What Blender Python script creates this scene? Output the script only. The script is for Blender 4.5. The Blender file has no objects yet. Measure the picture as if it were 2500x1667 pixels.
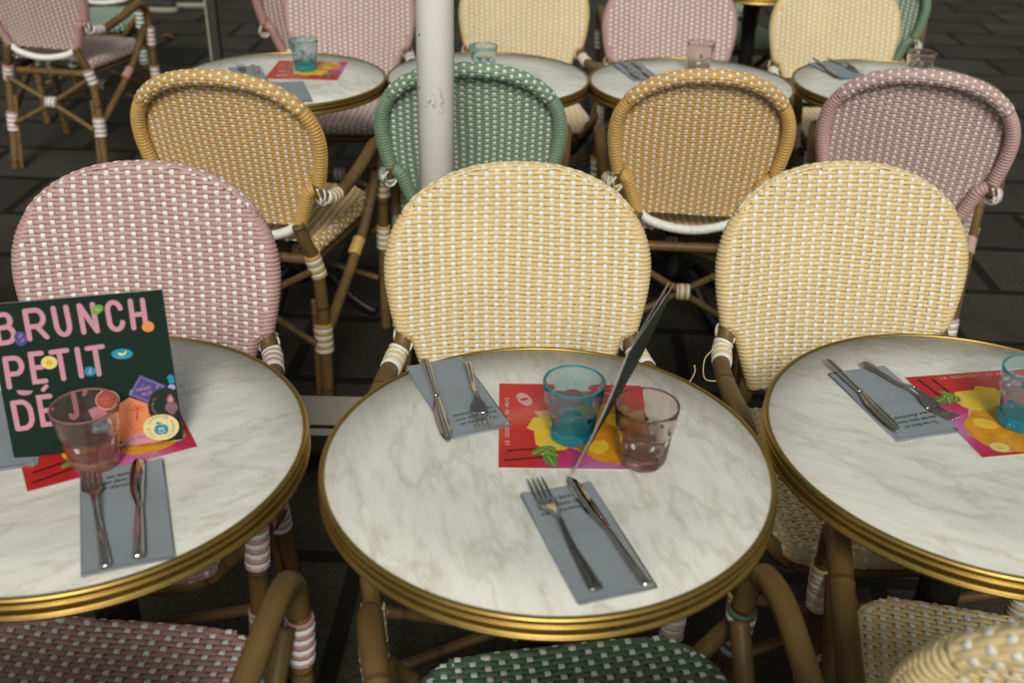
import bpy, math, random
import numpy as np
from mathutils import Matrix, Vector

random.seed(7)
rng = np.random.default_rng(7)
PI = math.pi
R = math.radians
scene = bpy.context.scene
COL = scene.collection

# ------------------------------------------------------------------ camera
TH = 0.73                      # height of the table tops
CAMZ = TH + 0.7927
PITCH = R(29.12)
ROLL = R(1.33)
FPX = 36.25 / 36 * 2500
cam_d = bpy.data.cameras.new('camera')
cam = bpy.data.objects.new('camera', cam_d)
COL.objects.link(cam)
cam.matrix_world = Matrix.Translation((0, 0, CAMZ)) @ Matrix.Rotation(PI / 2 - PITCH, 4, 'X') @ Matrix.Rotation(ROLL, 4, 'Z')
cam_d.lens = 36.25
cam_d.sensor_width = 36
cam_d.clip_start = 0.02
cam_d.clip_end = 300
cam_d.dof.use_dof = True
cam_d.dof.focus_distance = 1.78
cam_d.dof.aperture_fstop = 3.8
scene.camera = cam


def at(dx, dy, z=TH):
    """the point of the level plane z seen at a place in the 2352 x 1568 view"""
    k = 2500 / 2352
    qx, qy = dx * k - 1250, dy * k - 833.5
    c, s = math.cos(ROLL), math.sin(ROLL)
    u, v = c * qx + s * qy, -s * qx + c * qy
    x, y = u / FPX, -v / FPX
    d = Vector((x, math.cos(PITCH) + y * math.sin(PITCH), -math.sin(PITCH) + y * math.cos(PITCH)))
    t = (z - CAMZ) / d.z
    return Vector((d.x * t, d.y * t, z))


# ------------------------------------------------------------------ mesh helpers
class MB:
    def __init__(self):
        self.v = []
        self.f = []
        self.m = []
        self.n = 0

    def add(self, V, F, mat=0):
        V = np.asarray(V, float)
        b = self.n
        self.v.append(V)
        self.n += len(V)
        for q in F:
            self.f.append(tuple(int(i) + b for i in q))
        if np.isscalar(mat):
            self.m.extend([mat] * len(F))
        else:
            self.m.extend(mat)

    def grid(self, P, closed_u=False, closed_v=False, mat=0, caps=False, rowmat=None):
        P = np.asarray(P, float)
        nu, nv = P.shape[:2]
        F = []
        mm = []
        for i in range(nu if closed_u else nu - 1):
            i2 = (i + 1) % nu
            for j in range(nv if closed_v else nv - 1):
                j2 = (j + 1) % nv
                F.append((i * nv + j, i * nv + j2, i2 * nv + j2, i2 * nv + j))
                mm.append(rowmat[i] if rowmat is not None else mat)
        if caps:
            F.append(tuple(range(nv - 1, -1, -1)))
            mm.append(mm[0])
            F.append(tuple((nu - 1) * nv + j for j in range(nv)))
            mm.append(mm[-1])
        self.add(P.reshape(-1, 3), F, mm)

    def box(self, c, s, mat=0, rot=None):
        x, y, z = [d / 2 for d in s]
        V = np.array([(-x, -y, -z), (x, -y, -z), (x, y, -z), (-x, y, -z), (-x, -y, z), (x, -y, z), (x, y, z), (-x, y, z)])
        if rot is not None:
            V = V @ np.array(rot.to_3x3()).T
        self.add(V + np.array(c), [(3, 2, 1, 0), (4, 5, 6, 7), (0, 1, 5, 4), (1, 2, 6, 5), (2, 3, 7, 6), (3, 0, 4, 7)], mat)

    def mesh(self, name, smooth=True):
        me = bpy.data.meshes.new(name)
        V = np.concatenate(self.v) if self.v else np.zeros((0, 3))
        me.from_pydata(V.tolist(), [], self.f)
        me.polygons.foreach_set('material_index', self.m)
        if smooth:
            me.polygons.foreach_set('use_smooth', [True] * len(self.f))
        me.update()
        return me

    def build(self, name, mats, parent=None, smooth=True):
        if not isinstance(mats, (list, tuple)):
            mats = [mats]
        me = self.mesh(name, smooth)
        for m in mats:
            me.materials.append(m)
        o = bpy.data.objects.new(name, me)
        COL.objects.link(o)
        if parent is not None:
            o.parent = parent
        return o


def unit(a):
    a = np.asarray(a, float)
    return a / np.maximum(np.linalg.norm(a, axis=-1, keepdims=True), 1e-12)


def tangents(P):
    return unit(np.gradient(P, axis=0))


ELL6 = [(math.copysign(abs(math.cos(a)) ** .7, math.cos(a)), math.copysign(abs(math.sin(a)) ** .7, math.sin(a))) for a in np.linspace(0, 2 * PI, 9)[:-1]]
FLAT6 = [(1, 0), (.8, 1), (-.8, 1), (-1, 0), (-.8, -1), (.8, -1)]


def strand(mb, P, N, a, b, mat=0, prof=ELL6, caps=True):
    P = np.asarray(P, float)
    T = tangents(P)
    B = unit(np.cross(T, N))
    N2 = np.cross(B, T)
    G = np.stack([P + a * c * B + b * s * N2 for c, s in prof], 1)
    mb.grid(G, closed_v=True, mat=mat, caps=caps)


def frames(P):
    """parallel transport frame"""
    T = tangents(P)
    n = np.cross(T[0], (0, 0, 1.0))
    if np.linalg.norm(n) < 1e-3:
        n = np.cross(T[0], (1.0, 0, 0))
    n = unit(n)
    N = [n]
    for i in range(1, len(P)):
        n = n - T[i] * np.dot(n, T[i])
        n = unit(n)
        N.append(n)
    N = np.array(N)
    return T, N, np.cross(T, N)


def tube(mb, P, r, k=12, mat=0, caps=True, rowmat=None):
    P = np.asarray(P, float)
    T, N, B = frames(P)
    r = np.broadcast_to(np.asarray(r, float), (len(P),))
    G = np.stack([P + r[:, None] * (math.cos(a) * N + math.sin(a) * B) for a in np.linspace(0, 2 * PI, k + 1)[:-1]], 1)
    mb.grid(G, closed_v=True, mat=mat, caps=caps, rowmat=rowmat)


def spline(pts, n=24):
    P = np.asarray(pts, float)
    if len(P) == 2:
        return P[0] + (P[1] - P[0]) * np.linspace(0, 1, n)[:, None]
    P = np.vstack([2 * P[0] - P[1], P, 2 * P[-1] - P[-2]])
    out = []
    m = len(P) - 3
    for i in range(m):
        p0, p1, p2, p3 = P[i:i + 4]
        t = np.linspace(0, 1, max(2, n // m + 1))[:, None]
        if i < m - 1:
            t = t[:-1]
        out.append(.5 * ((2 * p1) + (-p0 + p2) * t + (2 * p0 - 5 * p1 + 4 * p2 - p3) * t ** 2 + (-p0 + 3 * p1 - 3 * p2 + p3) * t ** 3))
    return np.concatenate(out)


def resample(P, step):
    d = np.r_[0, np.cumsum(np.linalg.norm(np.diff(P, axis=0), axis=1))]
    n = max(2, int(round(d[-1] / step)) + 1)
    s = np.linspace(0, d[-1], n)
    return np.stack([np.interp(s, d, P[:, i]) for i in range(P.shape[1])], 1), s


def bamboo(mb, P, r, mat=0, k=12):
    """cane pole: a tube with faint joints"""
    P, s = resample(np.asarray(P, float), .006)
    rr = np.full(len(P), r) if np.isscalar(r) else np.interp(np.linspace(0, 1, len(P)), np.linspace(0, 1, len(r)), r)
    ph = random.random() * .2
    dd = np.abs(((s + ph) % .23) - .115)
    rr = rr * (1 + .07 * np.exp(-(dd / .004) ** 2) - .05 * np.exp(-((dd - .010) / .005) ** 2))
    tube(mb, P, rr, k, mat, rowmat=[1 if v < .0042 else 0 for v in dd])


def coil(mb, P, r, pitch, bump=.0022, k=12, mats=(0,), jitter=0.0):
    """a tube bound round and round with cane; mats alternate turn by turn"""
    P, s = resample(np.asarray(P, float), pitch / 7)
    n = len(P)
    fr = (np.arange(n) % 7) / 7
    ring = np.arange(n) // 7
    rj = 1 + jitter * (rng.random(ring.max() + 2)[ring] - .5)
    rr = r * rj + bump * np.sqrt(np.maximum(0, 1 - (2 * fr - 1) ** 2)) * 1.0
    tube(mb, P, rr, k, caps=True, rowmat=[mats[int(g) % len(mats)] for g in ring])


def panel_weave(mb, Pf, q0, q1, r, c, rowW, colx, R_edge, phimax, A=.0014, Av=.0021, hw=.00395, hb=.0018, vw=.0046):
    """plain weave: coloured strands across (material 0) and white strips up and down (material 1)"""
    def PN(x, q):
        e = 1e-4
        p = Pf(x, q)
        tx = unit(Pf(x + e, q) - p)
        tq = unit(Pf(x, q + e) - p)
        return p, unit(np.cross(tx, tq)), tx
    nrow = int((q1 - q0) / r)
    for j in range(nrow + 1):
        q = q0 + j * r
        W = rowW(q)
        if W < .012:
            continue
        g = colx(1.0, q)
        n = max(6, int(2 * W / (c * .25)))
        xs = np.linspace(-W, W, n)
        wob = .0022 * np.sin(xs * 11 + q * 9 + 1) + .0012 * np.sin(xs * 27 - q * 14) + .00025 * np.sin(xs * 60 + j * 2.9)
        qq = q + wob
        p, nn, tx = PN(xs, np.broadcast_to(qq, xs.shape))
        off = A * np.clip(1.35 * np.cos(PI * (xs / (c * g) + j)), -1, 1)
        edge = np.clip((W - np.abs(xs)) / .006, 0, 1)
        off = off * edge + .0010 * (1 - edge)
        p = p + nn * off[:, None]
        pm = phimax(q)
        if pm > 0.05:
            ph = np.linspace(0, pm, 6)[1:]
            def ends(sgn):
                p0, n0, t0 = PN(np.array([sgn * W]), np.array([q]))
                o = t0 * sgn
                pp = p0 + R_edge * np.sin(ph)[:, None] * o - n0 * (R_edge * (1 - np.cos(ph)))[:, None] + (n0 * np.cos(ph)[:, None] + o * np.sin(ph)[:, None]) * .0010
                return pp, n0 * np.cos(ph)[:, None] + o * np.sin(ph)[:, None]
            pr, nr = ends(1)
            pl, nl = ends(-1)
            p = np.concatenate([pl[::-1], p, pr])
            nn = np.concatenate([nl[::-1], nn, nr])
        strand(mb, p, nn, hw * (1 + .06 * (rng.random() - .5)), hb, 0)
    imax = int(.3 / c)
    qs = np.arange(q0 - r * .5, q1 + r * .3, r / 4)
    rw = np.array([rowW(min(max(q, q0), q1)) for q in qs])
    gg = np.array([colx(1.0, q) for q in qs])
    for i in range(-imax, imax + 1):
        xs = i * c * gg
        ok = np.abs(xs) <= rw + .002
        if ok.sum() < 6:
            continue
        idx = np.where(ok)[0]
        idx = np.arange(idx[0], idx[-1] + 1)
        x, q = xs[idx] + .0007 * math.sin(i * 7.3) + .0010 * np.sin(qs[idx] * 24 + i * .4), qs[idx]
        q = q + .0022 * np.sin(x * 11 + q * 9 + 1) + .0012 * np.sin(x * 27 - q * 14)
        p, nn, tx = PN(x, q)
        off = -Av * np.clip(1.7 * np.cos(PI * (i + (qs[idx] - q0) / r)), -1, 1)
        strand(mb, p + nn * off[:, None], nn, vw, .0010, 1, FLAT6)


def tube_weave(mb, C, N, O, r, th0, th1, nst, cp, A=.0012, Av=.0019, hw=.0045, hb=.0018):
    """weave laid round a rim: C centre line, N face normal, O outward"""
    d0 = np.r_[0, np.cumsum(np.linalg.norm(np.diff(C, axis=0), axis=1))]
    s = np.linspace(0, d0[-1], int(d0[-1] / (cp / 5)) + 1)
    C, N, O = [np.stack([np.interp(s, d0, X[:, i]) for i in range(3)], 1) for X in (C, N, O)]
    N, O = unit(N), unit(O)
    ths = np.linspace(th0, th1, nst)
    for j, th in enumerate(ths):
        d = math.cos(th) * N + math.sin(th) * O
        off = A * np.cos(PI * (s / cp + j))
        strand(mb, C + d * (r + off)[:, None], d, hw, hb, 0)
    ns = int(s[-1] / cp)
    for i in range(1, ns + 1):
        k = int(np.argmin(np.abs(s - i * cp)))
        t = np.linspace(th0 - .15, th1 + .15, nst * 4)
        d = np.cos(t)[:, None] * N[k] + np.sin(t)[:, None] * O[k]
        rho = (t - th0) / (th1 - th0) * (nst - 1)
        off = -Av * np.cos(PI * (i + rho))
        strand(mb, C[k] + d * (r + off)[:, None], d, .0041, .0010, 1, FLAT6)


def lathe(mb, prof, n=96, mat=0, closed=False):
    P = np.array([[(r * math.cos(a), r * math.sin(a), z) for a in np.linspace(0, 2 * PI, n + 1)[:-1]] for r, z in prof])
    mb.grid(P, closed_u=closed, closed_v=True, mat=mat)


# ------------------------------------------------------------------ materials
def new_mat(name):
    m = bpy.data.materials.new(name)
    m.use_nodes = True
    nt = m.node_tree
    b = nt.nodes['Principled BSDF']
    return m, nt, b


def mixed(nt, fac, a, b):
    n = nt.nodes.new('ShaderNodeMix')
    n.data_type = 'RGBA'
    n.inputs['A'].default_value = (*a, 1)
    n.inputs['B'].default_value = (*b, 1)
    nt.links.new(fac, n.inputs['Factor'])
    return n.outputs['Result']


def noise(nt, scale, detail=3, vec=None, stretch=None, rot=None, rough=.55):
    tc = nt.nodes.new('ShaderNodeTexCoord')
    src = tc.outputs['Object']
    if stretch is not None:
        mp = nt.nodes.new('ShaderNodeMapping')
        mp.inputs['Scale'].default_value = stretch
        if rot is not None:
            mp.inputs['Rotation'].default_value = rot
        nt.links.new(src, mp.inputs['Vector'])
        src = mp.outputs['Vector']
    n = nt.nodes.new('ShaderNodeTexNoise')
    n.inputs['Scale'].default_value = scale
    n.inputs['Detail'].default_value = detail
    n.inputs['Roughness'].default_value = rough
    nt.links.new(src, n.inputs['Vector'])
    return n.outputs['Fac']


def ramp(nt, fac, stops):
    n = nt.nodes.new('ShaderNodeValToRGB')
    e = n.color_ramp.elements
    while len(e) < len(stops):
        e.new(.5)
    for k, (p, c) in enumerate(stops):
        e[k].position = p
        e[k].color = (*c, 1) if len(c) == 3 else c
    nt.links.new(fac, n.inputs['Fac'])
    return n.outputs['Color']


def bump(nt, b, h, strength=.2, dist=.001):
    n = nt.nodes.new('ShaderNodeBump')
    n.inputs['Strength'].default_value = strength
    n.inputs['Distance'].default_value = dist
    nt.links.new(h, n.inputs['Height'])
    nt.links.new(n.outputs['Normal'], b.inputs['Normal'])


def plain(name, col, rough=.5, metal=0, var=.0, scale=30):
    m, nt, b = new_mat(name)
    b.inputs['Base Color'].default_value = (*col, 1)
    b.inputs['Roughness'].default_value = rough
    b.inputs['Metallic'].default_value = metal
    if var:
        f = noise(nt, scale)
        nt.links.new(mixed(nt, f, [c * (1 - var) for c in col], [min(1, c * (1 + var)) for c in col]), b.inputs['Base Color'])
    return m


def weave_mat(name, col, rough=.42):
    m, nt, b = new_mat(name)
    f = noise(nt, 9, 4)
    f2 = noise(nt, 160, 2)
    base = mixed(nt, f, [c * .88 for c in col], [min(1, c * 1.08) for c in col])
    mm = nt.nodes.new('ShaderNodeMix')
    mm.data_type = 'RGBA'
    mm.blend_type = 'MULTIPLY'
    mm.inputs['Factor'].default_value = 1
    nt.links.new(base, mm.inputs['A'])
    nt.links.new(ramp(nt, f2, [(.3, (.86, .84, .8)), (.6, (1, 1, 1))]), mm.inputs['B'])
    nt.links.new(mm.outputs['Result'], b.inputs['Base Color'])
    b.inputs['Roughness'].default_value = rough
    b.inputs['Specular IOR Level'].default_value = .35
    return m


WV = {
    'cream': weave_mat('cream_cane', (.80, .625, .35)),
    'pink': weave_mat('pink_cane', (.555, .36, .345)),
    'mustard': weave_mat('mustard_cane', (.63, .385, .125)),
    'green': weave_mat('green_cane', (.215, .325, .215)),
    'shaded_green': weave_mat('shaded_green_cane', (.105, .20, .125)),  # green cane darkened: the near chair's shadow is put into its colour
    'rose': weave_mat('rose_cane', (.47, .28, .26)),
}
M_WHITE = weave_mat('white_cane', (.86, .87, .84), .4)


def bamboo_mat(name, stretch):
    m, nt, b = new_mat(name)
    f = noise(nt, 46, 4, stretch=stretch)
    f2 = noise(nt, 6, 2)
    c1 = mixed(nt, f, (.105, .060, .019), (.25, .158, .058))
    mm = nt.nodes.new('ShaderNodeMix')
    mm.data_type = 'RGBA'
    mm.blend_type = 'MULTIPLY'
    mm.inputs['Factor'].default_value = 1
    nt.links.new(c1, mm.inputs['A'])
    nt.links.new(ramp(nt, f2, [(.3, (.72, .66, .6)), (.65, (1, 1, 1))]), mm.inputs['B'])
    nt.links.new(mm.outputs['Result'], b.inputs['Base Color'])
    b.inputs['Roughness'].default_value = .48
    b.inputs['Specular IOR Level'].default_value = .35
    bump(nt, b, f, .3, .0008)
    return m


M_BAMBOO = bamboo_mat('upright_bamboo_cane', (1, 1, .10))
M_BAMBOO_ARM = bamboo_mat('level_bamboo_cane', (1, .10, .8))
M_NODE = plain('bamboo_joint', (.085, .050, .018), .6, 0, .4, 90)


def marble_mat():
    m, nt, b = new_mat('white_marble')
    f1 = noise(nt, 34, 8, stretch=(1, .30, 1), rough=.70)
    f2 = noise(nt, 75, 6, stretch=(1, .16, 1), rough=.65)
    f3 = noise(nt, 7, 9, stretch=(1, .42, 1), rough=.62)
    ri = nt.nodes.new('ShaderNodeMath')
    ri.operation = 'SUBTRACT'
    nt.links.new(f3, ri.inputs[0])
    ri.inputs[1].default_value = .5
    ra = nt.nodes.new('ShaderNodeMath')
    ra.operation = 'ABSOLUTE'
    nt.links.new(ri.outputs[0], ra.inputs[0])
    c1 = ramp(nt, f1, [(.32, (.69, .675, .61)), (.45, (.765, .757, .697)), (.56, (.80, .795, .735)), (.72, (.83, .825, .77))])
    c2 = ramp(nt, f2, [(.32, (.87, .86, .83)), (.50, (1, 1, 1))])
    c3 = ramp(nt, ra.outputs[0], [(.0, (.82, .81, .775)), (.010, (.90, .895, .87)), (.035, (1, 1, 1))])
    prev = c1
    for c in (c2, c3):
        mm = nt.nodes.new('ShaderNodeMix')
        mm.data_type = 'RGBA'
        mm.blend_type = 'MULTIPLY'
        mm.inputs['Factor'].default_value = 1
        nt.links.new(prev, mm.inputs['A'])
        nt.links.new(c, mm.inputs['B'])
        prev = mm.outputs['Result']
    nt.links.new(prev, b.inputs['Base Color'])
    b.inputs['Roughness'].default_value = .38
    b.inputs['Specular IOR Level'].default_value = .35
    return m


M_MARBLE = marble_mat()


def brass_mat():
    m, nt, b = new_mat('aged_brass')
    f = noise(nt, 14, 5)
    nt.links.new(mixed(nt, f, (.34, .215, .052), (.58, .40, .125)), b.inputs['Base Color'])
    b.inputs['Metallic'].default_value = 1
    f2 = noise(nt, 60, 3)
    rr = nt.nodes.new('ShaderNodeMapRange')
    rr.inputs['To Min'].default_value = .30
    rr.inputs['To Max'].default_value = .46
    nt.links.new(f2, rr.inputs['Value'])
    nt.links.new(rr.outputs['Result'], b.inputs['Roughness'])
    return m


M_BRASS = brass_mat()
M_IRON = plain('black_cast_iron', (.008, .008, .008), .45)
M_STEEL = plain('polished_steel', (.55, .525, .49), .10, 1, .12, 80)
M_STEEL2 = plain('worn_steel', (.56, .50, .40), .2, 1, .15, 60)
M_DARKSTEEL = plain('dark_patterned_steel', (.30, .285, .26), .25, 1, .5, 240)
M_PAINT = None


def pole_mat():
    m, nt, b = new_mat('scuffed_white_paint')
    f = noise(nt, 5, 4)
    f2 = noise(nt, 90, 6, rough=.75)
    # scuff: a smudged patch at one height on the pole
    tc = nt.nodes.new('ShaderNodeTexCoord')
    vd = nt.nodes.new('ShaderNodeVectorMath')
    vd.operation = 'DISTANCE'
    vd.inputs[1].default_value = (.004, -.036, .93)
    nt.links.new(tc.outputs['Object'], vd.inputs[0])
    mr = nt.nodes.new('ShaderNodeMapRange')
    mr.inputs['From Min'].default_value = .0
    mr.inputs['From Max'].default_value = .05
    mr.inputs['To Min'].default_value = .50
    mr.inputs['To Max'].default_value = .36
    nt.links.new(vd.outputs['Value'], mr.inputs['Value'])
    lt = nt.nodes.new('ShaderNodeMath')
    lt.operation = 'LESS_THAN'
    nt.links.new(f2, lt.inputs[0])
    nt.links.new(mr.outputs['Result'], lt.inputs[1])
    sc = nt.nodes.new('ShaderNodeMapRange')
    sc.inputs['From Min'].default_value = .06
    sc.inputs['From Max'].default_value = .0
    nt.links.new(vd.outputs['Value'], sc.inputs['Value'])
    mu = nt.nodes.new('ShaderNodeMath')
    mu.operation = 'MULTIPLY'
    nt.links.new(lt.outputs[0], mu.inputs[0])
    nt.links.new(sc.outputs['Result'], mu.inputs[1])
    base = mixed(nt, f, (.86, .85, .80), (.92, .91, .87))
    mm = nt.nodes.new('ShaderNodeMix')
    mm.data_type = 'RGBA'
    nt.links.new(mu.outputs[0], mm.inputs['Factor'])
    nt.links.new(base, mm.inputs['A'])
    mm.inputs['B'].default_value = (.42, .40, .36, 1)
    nt.links.new(mm.outputs['Result'], b.inputs['Base Color'])
    b.inputs['Roughness'].default_value = .45
    return m


M_POLE = pole_mat()


def napkin_mat():
    m, nt, b = new_mat('slate_blue_paper')
    f = noise(nt, 420, 2)
    f2 = noise(nt, 14, 2)
    nt.links.new(mixed(nt, f2, (.25, .285, .32), (.305, .34, .37)), b.inputs['Base Color'])
    b.inputs['Roughness'].default_value = .9
    b.inputs['Specular IOR Level'].default_value = .1
    bump(nt, b, f, .35, .0006)
    return m


M_NAPKIN = napkin_mat()
M_INK = plain('black_ink', (.012, .012, .014), .7)


def glass_mat(name, edge, mid, dens, opaque_mix):
    """glass tinted at its skin and, more deeply, through its thickness; opaque_mix is how much opaque colour is mixed in"""
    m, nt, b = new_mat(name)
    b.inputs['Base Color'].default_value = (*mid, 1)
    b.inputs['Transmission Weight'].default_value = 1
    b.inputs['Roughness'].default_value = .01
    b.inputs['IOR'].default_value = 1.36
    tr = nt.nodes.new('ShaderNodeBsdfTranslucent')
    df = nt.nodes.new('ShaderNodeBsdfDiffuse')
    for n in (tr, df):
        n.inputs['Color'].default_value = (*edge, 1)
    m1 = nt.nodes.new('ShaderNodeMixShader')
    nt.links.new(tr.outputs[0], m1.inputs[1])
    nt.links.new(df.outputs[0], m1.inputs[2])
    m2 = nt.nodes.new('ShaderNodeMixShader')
    m2.inputs[0].default_value = opaque_mix
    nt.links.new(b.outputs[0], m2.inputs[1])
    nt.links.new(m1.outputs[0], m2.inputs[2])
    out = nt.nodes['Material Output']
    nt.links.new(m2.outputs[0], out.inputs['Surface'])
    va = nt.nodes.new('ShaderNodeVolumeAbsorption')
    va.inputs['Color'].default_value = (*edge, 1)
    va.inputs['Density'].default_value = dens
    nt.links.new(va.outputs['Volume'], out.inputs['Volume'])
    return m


def glass_pair(name, edge, mid, dens, opaque_mix, rim):
    return glass_mat(name, edge, mid, dens, opaque_mix), glass_mat(name + '_glow_rim', edge, mid, dens, rim), glass_mat(name + '_bright_foot', edge, mid, dens, rim * .62)  # extra opaque colour paints in the rim's light-piped glow and brightens the foot


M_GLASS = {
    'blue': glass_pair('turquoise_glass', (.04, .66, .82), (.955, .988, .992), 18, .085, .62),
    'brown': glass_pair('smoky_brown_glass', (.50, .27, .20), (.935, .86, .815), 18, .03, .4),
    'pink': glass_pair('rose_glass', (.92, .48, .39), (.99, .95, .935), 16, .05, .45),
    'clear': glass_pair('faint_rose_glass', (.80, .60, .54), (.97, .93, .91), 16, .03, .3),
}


def flyer_mat():
    """printed gradient: red fading to magenta at the drink's foot"""
    m, nt, b = new_mat('printed_red_paper')
    tc = nt.nodes.new('ShaderNodeTexCoord')
    vd = nt.nodes.new('ShaderNodeVectorMath')
    vd.operation = 'DISTANCE'
    vd.inputs[1].default_value = (-.115, -.02, 0)
    nt.links.new(tc.outputs['Object'], vd.inputs[0])
    f = noise(nt, 13, 1)
    ad = nt.nodes.new('ShaderNodeMath')
    ad.operation = 'MULTIPLY_ADD'
    nt.links.new(f, ad.inputs[0])
    ad.inputs[1].default_value = .11
    nt.links.new(vd.outputs['Value'], ad.inputs[2])
    sc = nt.nodes.new('ShaderNodeMath')
    sc.operation = 'MULTIPLY'
    sc.inputs[1].default_value = 3.2
    nt.links.new(ad.outputs[0], sc.inputs[0])
    c = ramp(nt, sc.outputs[0], [(.22, (.55, .16, .40)), (.34, (.55, .035, .17)), (.47, (.50, .014, .022)), (.62, (.60, .035, .02)), (.72, (.62, .12, .09)), (.84, (.60, .04, .03))])
    nt.links.new(c, b.inputs['Base Color'])
    b.inputs['Roughness'].default_value = .42
    return m


M_FLYER = flyer_mat()


def mango_mat():
    m, nt, b = new_mat('printed_mango_orange')
    f = noise(nt, 26, 5)
    nt.links.new(ramp(nt, f, [(.3, (.50, .17, .01)), (.5, (.70, .29, .012)), (.68, (.80, .40, .03))]), b.inputs['Base Color'])
    b.inputs['Roughness'].default_value = .42
    return m


M_MANGO = mango_mat()
PR = {}


def ink(name, col, rough=.42, var=.06):
    if name not in PR:
        PR[name] = plain('printed_' + name, col, rough, 0, var, 60)
    return PR[name]


def ground_mat():
    m, nt, b = new_mat('dark_stone_paving')
    tc = nt.nodes.new('ShaderNodeTexCoord')
    mp = nt.nodes.new('ShaderNodeMapping')
    mp.inputs['Rotation'].default_value = (0, 0, R(2.0))
    mp.inputs['Location'].default_value = (.15, .12, 0)
    nt.links.new(tc.outputs['Object'], mp.inputs['Vector'])
    br = nt.nodes.new('ShaderNodeTexBrick')
    br.offset = .42
    br.inputs['Scale'].default_value = 1
    br.inputs['Mortar Size'].default_value = .022
    br.inputs['Mortar Smooth'].default_value = .3
    br.inputs['Brick Width'].default_value = .56
    br.inputs['Row Height'].default_value = .37
    br.inputs['Color1'].default_value = (.034, .031, .0235, 1)
    br.inputs['Color2'].default_value = (.060, .0545, .041, 1)
    br.inputs['Mortar'].default_value = (.010, .009, .0068, 1)
    nt.links.new(mp.outputs['Vector'], br.inputs['Vector'])
    f = noise(nt, 4, 5)
    f2 = noise(nt, 70, 4, rough=.7)
    prev = br.outputs['Color']
    for fac, stops in ((f, [(.3, (.68, .68, .68)), (.7, (1.1, 1.1, 1.08))]), (f2, [(.35, (.6, .6, .58)), (.62, (1.2, 1.2, 1.2))])):
        mm = nt.nodes.new('ShaderNodeMix')
        mm.data_type = 'RGBA'
        mm.blend_type = 'MULTIPLY'
        mm.inputs['Factor'].default_value = 1
        nt.links.new(prev, mm.inputs['A'])
        nt.links.new(ramp(nt, fac, stops), mm.inputs['B'])
        prev = mm.outputs['Result']
    nt.links.new(prev, b.inputs['Base Color'])
    b.inputs['Roughness'].default_value = .75
    b.inputs['Specular IOR Level'].default_value = .25
    inv = nt.nodes.new('ShaderNodeMath')
    inv.operation = 'MULTIPLY_ADD'
    nt.links.new(br.outputs['Fac'], inv.inputs[0])
    inv.inputs[1].default_value = -1
    nt.links.new(f2, inv.inputs[2])
    bump(nt, b, inv.outputs[0], .5, .008)
    return m


# ------------------------------------------------------------------ tagging
def tag(o, label=None, cat=None, group=None, kind=None):
    if label:
        o['label'] = label
    if cat:
        o['category'] = cat
    if group:
        o['group'] = group
    if kind:
        o['kind'] = kind
    return o


def empty(name, loc, rz=0):
    o = bpy.data.objects.new(name, None)
    COL.objects.link(o)
    o.empty_display_size = .1
    o.location = loc
    o.rotation_euler = (0, 0, rz)
    return o


# ------------------------------------------------------------------ ground
g = MB()
g.add([(-60, -60, 0), (60, -60, 0), (60, 60, 0), (-60, 60, 0)], [(0, 1, 2, 3)])
tag(g.build('pavement', ground_mat(), smooth=False), kind='structure')

# ------------------------------------------------------------------ chair
LEAN = R(13)
ZB, YB = .497, .197
LP = (.912 - ZB) / math.cos(LEAN)
ARCH, NE, WM = .19, 2.25, .237
QS = LP - ARCH
TUBE_R = .0165


def backP(x, q):
    x = np.asarray(x, float)
    q = np.asarray(q, float)
    return np.stack([x + 0 * q, YB + q * math.sin(LEAN) - .42 * x * x, ZB + q * math.cos(LEAN) + 0 * x], -1)


def backN(x):
    x = np.asarray(x, float)
    return unit(np.stack([-.84 * x * math.cos(LEAN), -math.cos(LEAN) + 0 * x, math.sin(LEAN) + 0 * x], -1))


def taper(q):
    t = np.clip((QS - q) / QS, 0, 1)
    u = np.clip((.120 - q) / .022, 0, 1)
    return WM * (1 - .25 * t ** 1.6) - .022 * u * u * (3 - 2 * u)


def back_outline(inset, nside=26, narc=60):
    qs = np.linspace(-.005, QS, nside)[:-1]
    t = np.linspace(0, PI, narc)
    ax = WM * np.sign(np.cos(t)) * np.abs(np.cos(t)) ** (2 / NE)
    aq = QS + ARCH * np.sin(t) ** (2 / NE)
    P = np.concatenate([np.stack([taper(qs), qs], 1), np.stack([ax, aq], 1), np.stack([-taper(qs[::-1]), qs[::-1]], 1)])
    P, _ = resample(P, .006)
    T = tangents(P)
    Nn = np.stack([T[:, 1], -T[:, 0]], 1)     # outward for this direction of travel
    return P - Nn * inset, Nn


CL2, OUT2 = back_outline(TUBE_R)
CL3 = backP(CL2[:, 0], CL2[:, 1]) - backN(CL2[:, 0]) * TUBE_R
O3 = unit(backP(CL2[:, 0] + OUT2[:, 0] * 1e-3, CL2[:, 1] + OUT2[:, 1] * 1e-3) - backP(CL2[:, 0], CL2[:, 1]))
N3 = backN(CL2[:, 0])


def inset_halfwidth(q):
    right = CL2[CL2[:, 0] >= 0]
    if q > right[:, 1].max():
        return 0
    k = np.argsort(right[:, 1])
    return float(np.interp(q, right[k, 1], right[k, 0]))


CAN = .0195
ROW = .0078
slope = np.abs(OUT2[:, 1])            # 1 where the rim runs level
QTOP = CL2[:, 1].max()
ARCIDX = np.where((CL2[:, 1] > QS) & (slope > .60))[0]
QA = CL2[ARCIDX, 1].min()

PARTS = []                            # name, mesh, roles, parent index


def part(name, mb, roles, parent=None):
    PARTS.append((name, mb.mesh('chair_' + name), roles, parent))
    return len(PARTS) - 1


OL2, _ = back_outline(0.0)


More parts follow.
